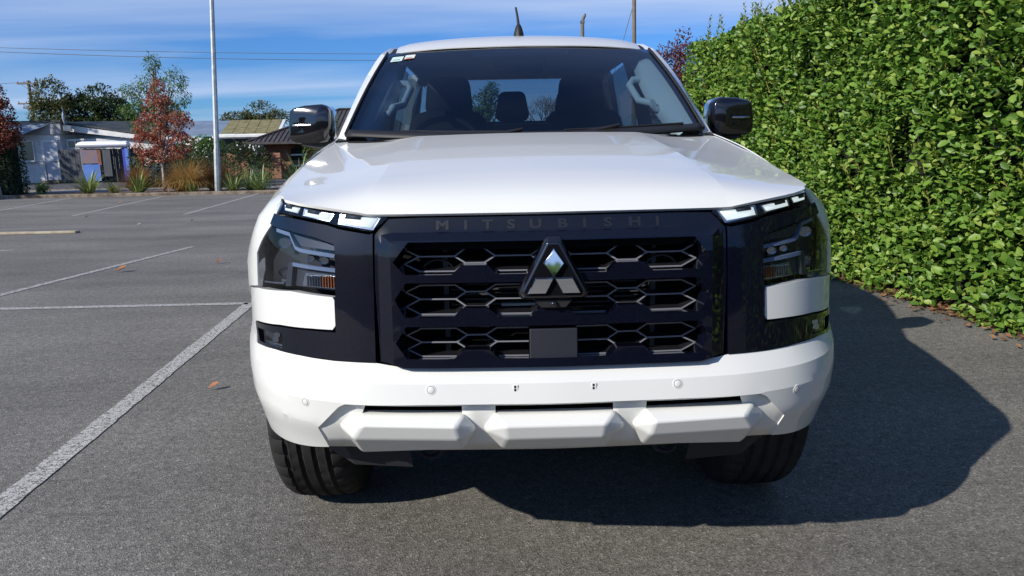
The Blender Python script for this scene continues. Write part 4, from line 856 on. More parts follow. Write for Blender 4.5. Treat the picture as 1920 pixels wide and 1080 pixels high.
def tree(name, loc, trunk_h, blobs, n, ls, mt, lab, bark='bark', tr=.10, aspect=.55, seed=1, droop=.0, shell=.55, cat='tree', branches=True, group=None):
    """blobs: ellipsoids (x,y,z,rx,ry,rz) relative to loc"""
    r = np.random.default_rng(seed); o = empty(name, loc, lab, cat, group); V, F = [], []
    top = max(b_[2] for b_ in blobs)
    def add(pts, rads):
        nonlocal V, F
        v_, f_ = tube_geo(pts, rads, 7); F += [tuple(i + len(V) for i in q) for q in f_]; V += [tuple(x) for x in v_]
    add([(0, 0, -.05), (r.normal() * .03, r.normal() * .03, trunk_h * .5), (r.normal() * .05, 0, trunk_h), (0, 0, top)], [tr * 1.25, tr, tr * .8, tr * .3])
    if branches:
        for b_ in blobs:
            z0 = trunk_h * r.uniform(.75, 1.05); e = Vector(b_[:3]); mid = Vector((e.x * .45, e.y * .45, z0 + (e.z - z0) * .6)); add([(0, 0, z0), mid, e], [tr * .55, tr * .38, tr * .12])
            for q in range(3):
                d_ = Vector(r.normal(size=3)); d_.normalize(); add([mid, e + Vector((d_.x * b_[3], d_.y * b_[4], d_.z * b_[5])) * .8], [tr * .25, tr * .06])
    raw('trunk', V, F, bark, o, True, 60)
    vol = np.array([b_[3] * b_[4] + b_[4] * b_[5] + b_[3] * b_[5] for b_ in blobs]); cnt = (vol / vol.sum() * n).astype(int); P = []; O_ = []
    for b_, c_ in zip(blobs, cnt):
        d_ = unit(r.normal(size=(c_, 3))); rad = r.uniform(0, 1, c_) ** (1 / 3.) ; rad = shell + (1.12 - shell) * rad
        lump = 1 + .22 * np.sin(d_[:, 0] * 5 + d_[:, 2] * 7 + b_[0] * 9) * np.sin(d_[:, 1] * 6 + b_[2] * 5)
        p = np.array(b_[:3]) + d_ * np.array(b_[3:6]) * (rad * lump)[:, None]; P.append(p); O_.append(d_)
    P = np.concatenate(P); O_ = np.concatenate(O_)
    # clumps: keep leaves where a 3-D wave field is high, leaving gaps
    g = np.sin(P[:, 0] * 5.1 / max(.4, ls * 6) + 1) + np.sin(P[:, 1] * 4.7 / max(.4, ls * 6) + 2) + np.sin(P[:, 2] * 5.6 / max(.4, ls * 6)) + r.normal(size=len(P)) * .9
    keep = g > -.75; P, O_ = P[keep], O_[keep]; m_ = len(P)
    T = unit(O_ * .6 + r.normal(size=(m_, 3)) * .7 + np.array((0, 0, -droop))); NN = unit(np.array((0, 0, .8)) + O_ * .4 + r.normal(size=(m_, 3)) * .5); L_ = r.uniform(.7, 1.3, m_) * ls
    leaves('crown', P, T, NN, L_, L_ * aspect, mt, o, LEAF6 if ls < .2 else LEAF4, .2, .15); return o
def blobset(seed, n, rx, rz, z0, z1, r0, r1, ry=None):
    r = np.random.default_rng(seed); out = []
    for k in range(n):
        z = z0 + (z1 - z0) * (k + r.uniform(0, 1)) / n; f = math.sin(math.pi * (.18 + .72 * (z - z0) / (z1 - z0))); a = r.uniform(0, 6.28); q = r.uniform(.2, 1) * rx * f
        rr = r.uniform(r0, r1); out.append((math.cos(a) * q, math.sin(a) * q * .8, z, rr, rr, rr * r.uniform(.6, .9)))
    return out
tree('red_maple_tree', (-11.15, 22.6, .02), 1.2, [(.12, 0, 3.2, .24, .28, .38), (-.02, .1, 2.75, .36, .35, .36), (.35, 0, 2.9, .2, .2, .2), (.78, -.1, 2.42, .24, .3, .18), (.98, 0, 2.25, .2, .2, .12), (.42, 0, 2.2, .3, .3, .24), (-.25, 0, 2.15, .36, .36, .38), (-.58, 0, 2.05, .17, .2, .3), (.25, .2, 1.8, .5, .45, .36), (-.35, -.1, 1.6, .42, .4, .3), (.75, 0, 1.6, .34, .35, .26), (.2, 0, 1.25, .5, .4, .22), (-.35, 0, 1.2, .3, .3, .2)], 5600, .085, leaf_mat('red_leaf_orange', [(.20, .05, .035), (.32, .085, .055), (.42, .13, .08), (.46, .21, .11)], .6, .4), 'young red-leaved tree with slim pale trunk in the garden bed', 'bark_pale', .045, .75, 3, group='red trees in the garden bed')
tree('red_maple_tree', (-16.6, 22.7, .02), 1.3, [(.0, 0, 3.65, .3, .3, .3), (.15, 0, 3.2, .4, .4, .45), (.3, 0, 2.7, .42, .4, .4), (-.2, 0, 2.4, .6, .5, .5), (.45, 0, 2.2, .4, .4, .3), (.1, .1, 1.9, .6, .5, .4)], 9000, .085, 'leaf_red', 'red-leaved tree cut off by the left edge above the clipped hedge', 'bark_pale', .045, .75, 5, group='red trees in the garden bed')
tree('feathery_green_tree', (-12.55, 25.8, -.28), 1.8, [(.0, 0, 4.85, .22, .24, .30), (-.1, 0, 4.1, .45, .4, .35), (.75, 0, 4.2, .34, .34, .42), (-.8, 0, 3.9, .45, .3, .24), (-.3, 0, 3.5, .6, .5, .4), (.75, 0, 3.6, .42, .4, .3), (-.9, 0, 3.2, .42, .35, .22), (.1, 0, 3.0, .6, .5, .4), (-.35, 0, 2.5, .5, .4, .35), (.6, 0, 2.9, .4, .4, .4), (-.7, 0, 2.65, .3, .3, .3)], 5200, .15, 'leaf_green', 'feathery bright green tree standing behind the young red tree', tr=.07, aspect=.3, seed=8, droop=.5, shell=.2)
tree('broad_dark_tree', (-35.6, 60, 0), 2.5, [(-1.0, 0, 6.0, 1.3, 1.2, 1.4), (-1.6, 0, 4.6, 1.2, 1.2, 1.3), (-.3, 0, 4.4, 1.5, 1.4, 1.6), (-1.2, 0, 3.3, 1.5, 1.2, 1.0)], 9000, .26, 'leaf_olive', 'pointed dark green tree behind the white house beside the utility pole', tr=.25, seed=11, group='dark trees behind the houses')
tree('broad_dark_tree', (-33.4, 61, 0), 2.5, [(0, 0, 5.6, 1.6, 1.4, 1.3), (-1.2, 0, 5.1, 1.2, 1.2, 1.2), (1.1, 0, 5.0, 1.3, 1.2, 1.2), (0, 0, 3.8, 2.0, 1.5, 1.4), (1.9, 0, 4.1, 1.1, 1.1, 1.0), (2.6, 0, 3.7, .8, .8, .7)], 14000, .26, 'leaf_dark', 'wide dark green tree behind the long green roof', tr=.3, seed=12, group='dark trees behind the houses')
tree('broad_dark_tree', (-20.4, 62, 0), 2.5, [(-1.7, 0, 4.3, 1.4, 1.0, .55), (.2, 0, 4.6, 1.3, 1.0, .95), (1.5, 0, 4.3, 1.2, 1.0, .6), (-.6, 0, 3.6, 1.8, 1, .8)], 7000, .2, 'leaf_olive', 'low olive green tree behind the moss coloured roof', tr=.2, seed=13, shell=.3, group='dark trees behind the houses')
tree('broad_dark_tree', (-28.2, 62, 0), 2.0, [(0, 0, 4.0, 1.2, 1, .8), (1.1, 0, 3.7, .9, .9, .7)], 1400, .24, 'leaf_olive', 'small dark tree just behind the feathery green tree', tr=.2, seed=14, group='dark trees behind the houses')
# unseen trees added further left to darken the white house and the clipped hedge
tree('broad_dark_tree', (-31.8, 30.4, 0), 3, blobset(4, 11, 2.0, 2, 3.0, 8.8, 1.6, 2.2), 4200, .36, 'leaf_dark', 'large dark tree added out of view at left to shade the white house', tr=.25, seed=15, group='added shade trees left of the frame')
tree('broad_dark_tree', (-24.0, 16.6, 0), 3, blobset(6, 8, 1.4, 2, 2.6, 6.0, 1.1, 1.6), 7000, .34, 'leaf_dark', 'dark tree added out of view at left to shade the clipped hedge', tr=.25, seed=16, group='added shade trees left of the frame')
# seen through the cab
tree('round_green_tree', (-.6, 34, 0), 2, [(.35, 0, 3.9, .32, .4, .45), (.1, 0, 3.4, .6, .6, .6), (-.5, 0, 3.2, .5, .5, .5), (.1, 0, 2.6, 1.1, .8, .8)], 5200, .14, 'leaf_green', 'green tree seen through the cab windows left of centre', tr=.2, seed=21)
def bare_tree(name, loc, H, lab, seed=2, spread=.5):
    r = np.random.default_rng(seed); o = empty(name, loc, lab, 'tree'); V, F = [], []; VB, FB = [], []
    def grow(p, d, L, rad, lev):
        nonlocal V, F, VB, FB
        e = p + d * L; v_, f_ = tube_geo([p, p + d * L * .5 + Vector(r.normal(size=3)) * L * .03, e], [rad, rad * .8, rad * .6], 5)
        if lev < 1: F += [tuple(i + len(V) for i in q) for q in f_]; V += [tuple(x) for x in v_]
        else: FB += [tuple(i + len(VB) for i in q) for q in f_]; VB += [tuple(x) for x in v_]
        if lev < 6:
            for k in range(3 if lev < 5 else 2):
                nd = (d + Vector(r.normal(size=3)) * spread * .7 + Vector((0, 0, .12))).normalized(); grow(p + d * L * r.uniform(.6, 1), nd, L * r.uniform(.62, .82), rad * .58, lev + 1)
    grow(Vector((0, 0, -.05)), Vector((0, 0, 1)), H * .28, H * .02, 0)
    raw('trunk', V, F, 'bark', o, True, 60); tag(raw('branches', VB, FB, 'bark', o), kind='stuff'); return o
bare_tree('bare_tree', (1.9, 33, 0), 5.2, 'leafless grey tree seen through the cab rear window', 4)
tree('red_shrub', (3.05, 11.2, 0), 1.0, [(.1, 0, 2.62, .3, .35, .45), (.35, 0, 2.3, .5, .5, .5), (-.3, 0, 2.15, .4, .45, .6), (.1, 0, 1.4, .7, .6, .8), (-.1, 0, 2.45, .35, .35, .4)], 16000, .055, leaf_mat('dull_red_leaf', [(.08, .022, .026), (.15, .04, .036), (.20, .075, .055)], .6, .3), 'dull red shrub with thin twigs beyond the end of the tall hedge', tr=.03, seed=31, shell=.25, cat='shrub')
tree('dark_bush', (-10.6, 26.0, 0), .3, [(0, 0, .75, .85, .6, .7), (.75, 0, .65, .6, .5, .6), (-.75, 0, .6, .8, .6, .55), (.3, 0, 1.15, .5, .5, .35)], 4200, .10, 'leaf_dark', 'dark rounded bush behind the golden tussock', tr=.04, seed=33, cat='shrub', group='bushes across the street')
tree('dark_bush', (-13.7, 28.0, 0), .3, [(0, 0, .8, .8, .7, .75), (.9, 0, .8, .8, .7, .75), (-.5, 0, .7, .6, .6, .7), (1.6, 0, .7, .7, .6, .7)], 9000, .12, 'leaf_dark', 'dark bush behind the young red tree trunk', tr=.04, seed=34, cat='shrub', group='bushes across the street')
rb = tree('rose_bush', (-12.75, 30.0, 0), .5, [(0, 0, 1.6, .6, .5, .4), (.5, 0, 1.5, .5, .5, .4), (-.5, 0, 1.3, .6, .5, .6), (.1, 0, .8, 1.0, .6, .8)], 7000, .11, 'leaf_green', 'green bush dotted with white flowers below the blue roof', tr=.04, seed=35, cat='shrub', group='bushes across the street')
for k in range(30):
    a = rng.uniform(0, 6.28); p = np.array((rng.uniform(-.8, .9), -.5 + rng.uniform(-.15, .1), rng.uniform(1.1, 2.0)))
    c = Vector(p); loft('flower', [[c + Vector((math.cos(q) * r_, y_, math.sin(q) * r_)) for q in np.linspace(0, 6.283, 7)[:-1]] for r_, y_ in ((.02, .02), (.045, -.01), (.03, -.03))], 'flower', rb)
# clipped dark hedge at the left edge
ch = empty('clipped_hedge', (-17.75, 23.55, 0), 'dark clipped hedge block at the left edge with a lit top painted in paler leaves', 'hedge')
n = 7000; d_ = rng.uniform(-1, 1, (n, 3)); ax = rng.integers(0, 3, n); d_[np.arange(n), ax] = np.sign(d_[np.arange(n), ax]) * rng.uniform(.92, 1.04, n)
P = d_ * np.array((1.25, .5, 1.05)) + np.array((0, 0, 1.07)); leaves('foliage', P, unit(d_ + rng.normal(size=(n, 3)) * .6), unit(d_ + np.array((0, 0, .6)) + rng.normal(size=(n, 3)) * .5), .09, .055, 'leaf_dark', ch, LEAF6)
n = 900; P = np.stack([rng.uniform(-1.25, 1.25, n), rng.uniform(-.52, .5, n), rng.uniform(2.06, 2.2, n)], 1); leaves('sunlit_top_leaves', P, rdir(n) + np.array((0, 0, .6)), unit(np.array((0, 0, 1.)) + rng.normal(size=(n, 3)) * .4), .10, .06, 'hedge_shoot', ch, LEAF6)  # paler leaves put the sunlight on the top into the colour
box('shade_core', (-1.12, -.4, 0), (1.12, .4, 2.0), 'hedge_core', ch)  # near-black box for the painted shade inside the hedge block
# strap-leaved flax clumps and tussocks in the bed
def straps(name, loc, n, Lr, w, mt, lab, cat, spread=.8, bend=.5, group=None, seed=1, parts=False):
    r = np.random.default_rng(seed); o = empty(name, loc, lab, cat, group); V, F = [], []
    def blade():
        a = r.uniform(0, 6.28); lean = r.uniform(.15, 1) * spread; L = r.uniform(*Lr); h_ = Vector((math.cos(a), math.sin(a), 0)); p = h_ * r.uniform(0, .12) * L; sd = Vector((-h_.y, h_.x, 0)); vs_ = []; fs = []
        el = math.pi / 2 - lean * .8; K = 5
        for k in range(K + 1):
            ww = w * (1 - (k / K) ** 2.2) * .5 + .0008; vs_ += [p + sd * ww, p - sd * ww]
            if k: fs.append((2 * k - 2, 2 * k - 1, 2 * k + 1, 2 * k))
            p = p + (h_ * math.cos(el) + Vector((0, 0, math.sin(el)))) * L / K; el -= bend * lean * (k + 1) * .22
        return vs_, fs
    for i in range(n):
        v_, f_ = blade()
        if parts: raw('leaf', v_, f_, mt, o, True)
        else: F += [tuple(q + len(V) for q in f) for f in f_]; V += v_
    if not parts: tag(raw('blades', V, F, mt, o, True), kind='stuff')
    return o
fg = 'flax clumps in the garden bed'
for i, (x, y, n, L, lab) in enumerate(((-13.5, 22.4, 46, (.6, 1.05), 'pale striped flax clump standing alone below the fence'), (-11.75, 22.1, 40, (.5, .85), 'low flax clump left of the young red tree trunk'), (-12.6, 22.2, 26, (.35, .6), 'small yellow-green flax beside the orange tussock'), (-9.95, 22.0, 24, (.3, .6), 'small flax at the foot of the light pole on its left'),
                                   (-8.75, 22.2, 40, (.4, .75), 'low flax clump just right of the light pole'), (-7.85, 22.2, 44, (.45, .85), 'flax clump nearest the truck headlight'), (-8.3, 22.5, 34, (.4, .8), 'flax clump in the middle of the right hand bed'), (-7.05, 24.0, 46, (.8, 1.35), 'tall flax clump behind the truck fender'))):
    straps('flax_plant', (x, y, .02), int(n * 1.35), (L[0] * 1.1, L[1] * 1.15), .055, 'flax', lab, 'plant', 1.25, .42, fg, 40 + i, True)
tg_ = 'tussock grasses in the garden bed'
for i, (x, y, n, L, mt_, lab) in enumerate(((-12.05, 22.7, 500, (.5, .9), 'tussock2', 'orange brown tussock left of the young red tree trunk'), (-10.3, 22.5, 700, (.6, 1.05), 'tussock', 'large golden tussock between the red tree and the light pole'), (-10.75, 22.9, 450, (.5, .95), 'tussock', 'smaller golden tussock just right of the red tree trunk'), (-9.7, 23.2, 400, (.55, 1.1), 'tussock2', 'orange tussock behind the light pole'))):
    straps('tussock_grass', (x, y, .02), n * 2, (L[0] * 1.15, L[1] * 1.3), .012, mt_, lab, 'grass', 1.1, .75, tg_, 60 + i)
for i, (x, y, s_, lab) in enumerate(((-8.9, 23.4, .42, 'loose weedy plant right of the light pole'), (-8.1, 23.5, .4, 'loose weedy plant in front of the brick wall'), (-14.9, 22.2, .22, 'low weeds at the foot of the clipped hedge'))):
    n = 500; P = rng.normal(size=(n, 3)) * np.array((.5, .3, .45)) * s_ + np.array((0, 0, s_)); o = empty('weedy_plant', (x, y, .02), lab, 'plant', 'weedy plants in the garden bed'); P[:, 2] = abs(P[:, 2]); leaves('foliage', P, rdir(n) + np.array((0, 0, .6)), unit(np.array((0, 0, 1.)) + rng.normal(size=(n, 3)) * .5), .09, .035, 'leaf_green', o, LEAF6)

# ================================================================== STREET FURNITURE
MT['galv'] = vary(mat('galvanised_steel', (.34, .37, .38), .5, .4), (.28, .31, .32), (.40, .43, .44), 8)
MT['wood_pole'] = vary(mat('weathered_pole_wood', (.16, .13, .10), .9), (.10, .085, .07), (.24, .20, .16), 6, stretch=(8, 8, .6))
MT['wire'] = mat('wire', (.12, .13, .15), .7); MT['grey_metal'] = mat('grey_metal', (.2, .21, .22), .5, .6)
lp = empty('light_pole', (-9.24, 22.2, 0), 'tall grey steel light pole at the kerb', 'light pole')
lp.rotation_euler = (0, R(3.6), 0)
loft('pole', [[Vector((math.cos(a) * r_, math.sin(a) * r_, z)) for a in np.linspace(0, 6.2832, 9)[:-1]] for r_, z in ((.105, 0), (.10, 1.4), (.085, 1.45), (.06, 8.5))], 'galv', lp, sharp=30)
box('base_plate', (-.16, -.16, 0), (.16, .16, .06), 'galv', lp, .01)
la = tube('lamp_arm', [(0, 0, 8.4), (-.5, 0, 8.75), (-1.3, 0, 8.8)], .035, 'galv', lp); loft('lamp_head', [[Vector((x, math.cos(a) * w, 8.8 + math.sin(a) * h_)) for a in np.linspace(0, 6.283, 9)[:-1]] for x, w, h_ in ((-1.25, .06, .05), (-1.4, .15, .07), (-1.8, .15, .06), (-1.9, .06, .03))], 'grey_metal', lp)
def upole(loc, H, lab, arms, lean=0):
    o = empty('utility_pole', loc, lab, 'utility pole', 'wooden utility poles'); o.rotation_euler = (0, lean, 0)
    loft('pole', [[Vector((math.cos(a) * r_, math.sin(a) * r_, z)) for a in np.linspace(0, 6.2832, 11)[:-1]] for r_, z in ((.17, 0), (.12, H))], 'wood_pole', o)
    for z, L in arms:
        ar = box('crossarm', (-L / 2, -.2, z - .06), (L / 2, -.11, z + .06), 'wood_pole', o)
        for x in np.linspace(-L * .46, L * .46, 4): loft('insulator', [[Vector((x + math.cos(a) * r_, -.155 + math.sin(a) * r_, z + h_)) for a in np.linspace(0, 6.2832, 9)[:-1]] for r_, h_ in ((.02, .06), (.05, .09), (.045, .15), (.02, .2))], 'grey_metal', ar)
        tube('brace', [(-L * .3, -.14, z - .05), (0, -.13, z - .45)], .02, 'grey_metal', o, 5); tube('brace', [(L * .3, -.14, z - .05), (0, -.13, z - .45)], .02, 'grey_metal', o, 5)
    return o
upole((-38.6, 60.5, 0), 7.6, 'wooden utility pole with two crossarms above the white house', ((7.35, 1.7), (5.75, 2.0), (5.4, 1.2)))
upole((8.75, 45, 0), 11.5, 'tall wooden utility pole behind the truck roof beside the hedge', ((11.2, 2.0),), -.012)
p2 = empty('utility_pole', (5.43, 45, 0), 'short pole with a hooked lamp behind the truck roof', 'utility pole', 'wooden utility poles')
loft('pole', [[Vector((math.cos(a) * r_, math.sin(a) * r_, z)) for a in np.linspace(0, 6.2832, 9)[:-1]] for r_, z in ((.15, 0), (.11, 9.0))], 'wood_pole', p2)
tube('lamp_hook', [(0, 0, 8.9), (.03, 0, 9.1), (.14, 0, 9.3), (.17, 0, 9.42)], [.1, .1, .09, .05], 'wood_pole', p2); box('lamp_clamp', (-.14, -.12, 8.86), (.14, .12, 9.0), 'grey_metal', p2)
tube('stay_wire', [(8.5, 45.0, 9.6), (7.6, 45.5, 6.2), (7.2, 45.7, 4.5)], .02, 'wire').update_tag(); tag(bpy.data.objects['stay_wire'], 'thin stay wire beside the tall utility pole', 'wire')
def wire(a, b_, sag, lab, r_=.018):
    a, b_ = Vector(a), Vector(b_); o = tube('power_line', [a.lerp(b_, t_) - Vector((0, 0, 4 * sag * t_ * (1 - t_))) for t_ in np.linspace(0, 1, 25)], r_, 'wire', None, 5); return tag(o, lab, 'wire', 'overhead wires')
wire((-34, 45, 8.15), (7, 45, 7.1), .25, 'upper of the two overhead wires crossing the sky left of the truck', .016); wire((-34, 45, 7.95), (7, 45, 6.75), .35, 'lower of the two overhead wires crossing the sky left of the truck', .018)
wire((-38.6, 60.3, 7.45), (-60, 62, 7.6), .2, 'thin wire running left from the pole crossarm')
slp = empty('street_lamp', (-20.6, 66, 0), 'small distant street lamp above the moss coloured roof', 'street lamp'); tube('pole', [(0, 0, 0), (0, 0, 5.2), (-.35, 0, 5.75), (-.8, 0, 6.05)], .05, 'grey_metal', slp, 6); box('lamp_head', (-1.15, -.1, 6.02), (-.7, .1, 6.14), 'grey_metal', slp, .03)
MT['stop'] = vary(mat('painted_concrete_stop', (.42, .36, .25), .85), (.32, .27, .19), (.47, .41, .30), 7)
wst = box('wheel_stop', (-9.4, 10.28, 0), (-7.05, 10.42, .04), 'stop', bevel=.012); tag(wst, 'low cream wheel stop bar lying on the car park at the left edge', 'wheel stop')

# ================================================================== HOUSES
def boards(name, c1, c2, pitch):
    M = vary(mat(name, c1, .7), c1, c2, 3); t, b = nodes(M); tc = N(t, 'ShaderNodeTexCoord'); sp = N(t, 'ShaderNodeSeparateXYZ'); t.links.new(tc.outputs['Object'], sp.inputs[0])
    w = N(t, 'ShaderNodeMath', _operation='FRACT'); ml = N(t, 'ShaderNodeMath', _operation='MULTIPLY'); ml.inputs[1].default_value = 1 / pitch; t.links.new(sp.outputs['Z'], ml.inputs[0]); t.links.new(ml.outputs[0], w.inputs[0])
    bp = N(t, 'ShaderNodeBump'); bp.inputs['Strength'].default_value = .8; bp.inputs['Distance'].default_value = .02; bp.invert = True; t.links.new(w.outputs[0], bp.inputs['Height']); t.links.new(bp.outputs[0], b.inputs['Normal']); return M
MT['boards'] = boards('white_weatherboard', (.60, .60, .59), (.68, .68, .66), .15)
MT['white_trim'] = vary(mat('white_trim', (.7, .7, .68), .6), (.62, .62, .6), (.74, .74, .72), 3)
MT['roof_green'] = vary(mat('dark_green_roof', (.035, .042, .036), .6), (.028, .034, .029), (.05, .056, .048), 1.5)
MT['roof_blue'] = vary(mat('pale_blue_roof', (.18, .23, .30), .5), (.15, .20, .27), (.22, .27, .34), 1.2)
MT['roof_moss'] = vary(mat('mossy_roof', (.14, .125, .05), .8), (.14, .125, .045), (.25, .22, .10), 2.5)
MT['roof_tile'] = vary(mat('dark_tile_roof', (.055, .048, .048), .65), (.042, .037, .037), (.08, .07, .07), 2.5)
MT['window'] = mat('dark_window', (.015, .018, .022), .08, coat=.5)
MT['door_paint'] = mat('pale_blue_door', (.48, .50, .56), .6)
def bricks(name):
    M = mat(name, (.3, .12, .07), .9); t, b = nodes(M); tc = N(t, 'ShaderNodeTexCoord'); mp = N(t, 'ShaderNodeMapping'); mp.inputs['Rotation'].default_value = (R(90), 0, 0); t.links.new(tc.outputs['Object'], mp.inputs[0])
    br = N(t, 'ShaderNodeTexBrick'); t.links.new(mp.outputs[0], br.inputs['Vector']); br.inputs['Scale'].default_value = 1; br.inputs['Brick Width'].default_value = .24; br.inputs['Row Height'].default_value = .086; br.inputs['Mortar Size'].default_value = .008
    br.inputs['Color1'].default_value = (.36, .135, .065, 1); br.inputs['Color2'].default_value = (.27, .095, .05, 1); br.inputs['Mortar'].default_value = (.33, .27, .21, 1); t.links.new(br.outputs[0], b.inputs['Base Color'])
    bp = N(t, 'ShaderNodeBump'); bp.inputs['Distance'].default_value = .01; bp.invert = True; t.links.new(br.outputs['Fac'], bp.inputs['Height']); t.links.new(bp.outputs[0], b.inputs['Normal']); return M
MT['brick'] = bricks('orange_brick'); MT['brick_far'] = MT['brick']
def gable_prism(name, x0, x1, y0, y1, ze, zr, mt, parent, over=.3, th=.12, axis='y'):
    """two roof slopes; ridge along y (axis y) or along x"""
    if axis == 'x':
        ym = (y0 + y1) / 2; out = []
        for (ya, yb) in ((y0 - over, ym), (y1 + over, ym)):
            V = [(x0 - over, ya, ze), (x1 + over, ya, ze), (x1 + over, yb, zr), (x0 - over, yb, zr)]; V += [(a, b_, c + th) for a, b_, c in V]
            out.append(fixn(raw(name, V, [(0, 1, 2, 3), (4, 5, 6, 7), (0, 1, 5, 4), (1, 2, 6, 5), (2, 3, 7, 6), (3, 0, 4, 7)], mt, parent)))
        return out
    xm = (x0 + x1) / 2; out = []
    for xa in (x0 - over, x1 + over):
        V = [(xa, y0 - over, ze), (xm, y0 - over, zr), (xm, y1 + over, zr), (xa, y1 + over, ze)]; V += [(a, b_, c + th) for a, b_, c in V]
        out.append(fixn(raw(name, V, [(0, 1, 2, 3), (4, 5, 6, 7), (0, 1, 5, 4), (1, 2, 6, 5), (2, 3, 7, 6), (3, 0, 4, 7)], mt, parent)))
    return out
def window(parent, x0, x1, y, z0, z1, mull=(1, 1), frame='white_trim'):
    w = box('window', (x0, y - .03, z0), (x1, y + .05, z1), 'window', parent); f = .06
    for lo, hi in (((x0 - f, y - .07, z0 - f), (x1 + f, y - .025, z0)), ((x0 - f, y - .07, z1), (x1 + f, y - .025, z1 + f)), ((x0 - f, y - .07, z0), (x0, y - .025, z1)), ((x1, y - .07, z0), (x1 + f, y - .025, z1))): box('window_frame', lo, hi, frame, w)
    for k in range(1, mull[0]): xx = x0 + (x1 - x0) * k / mull[0]; box('glazing_bar', (xx - .03, y - .06, z0), (xx + .03, y - .028, z1), frame, w)
    for k in range(1, mull[1]): zz = z0 + (z1 - z0) * k / mull[1]; box('glazing_bar', (x0, y - .062, zz - .03), (x1, y - .029, zz + .03), frame, w)
    box('sill', (x0 - .1, y - .12, z0 - .11), (x1 + .1, y - .03, z0 - .06), frame, w); return w
# white weatherboard house, left
wh = empty('white_house', (0, 0, 0), 'white weatherboard house with pale door and lean-to at the left', 'house')
box('wall', (-27.5, 36.2, 0), (-22.35, 42, 2.55), 'boards', wh); box('wall', (-22.35, 36.6, 0), (-17.6, 42, 2.2), 'boards', wh)
V = [(-27.5, 36.1, 2.45), (-22.2, 36.1, 2.45), (-22.2, 36.1, 3.02), (-25.5, 36.1, 3.05), (-27.5, 36.1, 3.05)]; V2 = [(x, 42, z) for x, y, z in V]; n = 5
fixn(raw('parapet', V + V2, [tuple(range(5)), tuple(range(5, 10))] + [(k, (k + 1) % 5, 5 + (k + 1) % 5, 5 + k) for k in range(5)], mat('grey_board', (.34, .34, .33), .8), wh))
box('parapet_cap', (-27.6, 36.0, 3.05), (-22.1, 36.3, 3.12), 'roof_green', wh)
rawr = raw('lean_to_roof', [(-27.5, 35.3, 2.35), (-23.9, 35.3, 2.35), (-22.7, 36.09, 2.95), (-27.5, 36.09, 2.95)], [(0, 1, 2, 3)], 'roof_blue', wh)
box('barge_board', (-24.6, 35.2, 2.28), (-24.4, 36, 2.4), 'white_trim', wh)
dr = box('door', (-23.15, 36.08, .16), (-22.55, 36.19, 2.05), 'door_paint', wh)
for lo, hi in (((-23.27, 36.06, .1), (-23.15, 36.18, 2.17)), ((-22.55, 36.06, .1), (-22.47, 36.18, 2.17)), ((-23.15, 36.06, 2.05), (-22.55, 36.18, 2.17))): box('door_frame', lo, hi, 'white_trim', dr)
box('handle', (-22.66, 36.02, 1.05), (-22.60, 36.08, 1.12), 'grey_metal', dr); box('step', (-23.3, 35.7, 0), (-22.4, 36.2, .12), 'concrete', wh)
window(wh, -24.35, -23.75, 36.2, 1.15, 2.1, (1, 1)); window(wh, -22.15, -21.45, 36.6, 1.35, 2.1, (2, 2))
box('handrail', (-24.1, 35.6, 1.05), (-21.6, 35.64, 1.09), 'grey_metal', wh)
for x in (-24.1, -22.9, -21.6): box('rail_post', (x - .02, 35.6, 0), (x + .02, 35.64, 1.05), 'grey_metal', wh)
# sloping white fascia and long green roof behind
V = [(-22.3, 36.35, 2.95), (-22.3, 36.35, 2.62), (-17.6, 36.35, 2.02), (-17.6, 36.35, 2.2)]; V += [(x, 36.5, z) for x, y, z in V]
fixn(raw('fascia', V, [(0, 1, 2, 3), (7, 6, 5, 4), (0, 4, 5, 1), (1, 5, 6, 2), (2, 6, 7, 3), (3, 7, 4, 0)], 'white_trim', wh))
V = [(-22.25, 36.3, 2.98), (-17.4, 36.3, 2.22), (-19.0, 41, 3.19), (-23.6, 41, 3.22)]; V += [(x, y, z + .06) for x, y, z in V]
fixn(raw('roof', V, [(0, 1, 2, 3), (4, 5, 6, 7), (0, 1, 5, 4), (1, 2, 6, 5), (2, 3, 7, 6), (3, 0, 4, 7)], 'roof_green', wh)); box('gutter', (-17.8, 36.5, 2.1), (-15.6, 36.7, 2.2), 'white_trim', wh)
dish = empty('satellite_dish', (-22.0, 36.0, 2.9), 'satellite dish seen edge-on at the corner of the white house roof', 'dish', rz=R(24))
loft('dish', [[Vector((x, math.cos(a) * r_, .35 + math.sin(a) * r_ * 1.15)) for a in np.linspace(0, 6.283, 21)[:-1]] for x, r_ in ((.0, .02), (.03, .2), (.09, .34), (.10, .345), (.04, .2))], 'galv', dish); tube('dish_mount', [(.02, 0, .35), (.18, 0, .1), (.15, 0, -.4)], .025, 'grey_metal', dish, 6); box('mount_box', (.02, -.2, -.32), (.38, .1, -.05), 'galv', dish, .01)
gs = empty('garden_shed', (-16.4, 37.5, 0), 'small pale shed with white gable roof behind the fence', 'shed'); box('wall', (-1.35, 0, 0), (.95, 2.0, 1.75), 'boards', gs)
gable_prism('roof', -1.35, .3, 0, 2, 1.75, 2.12, 'white_trim', gs, .1, .08, 'x'); box('window', (.2, -.04, 1.15), (.6, .02, 1.6), 'window', gs)
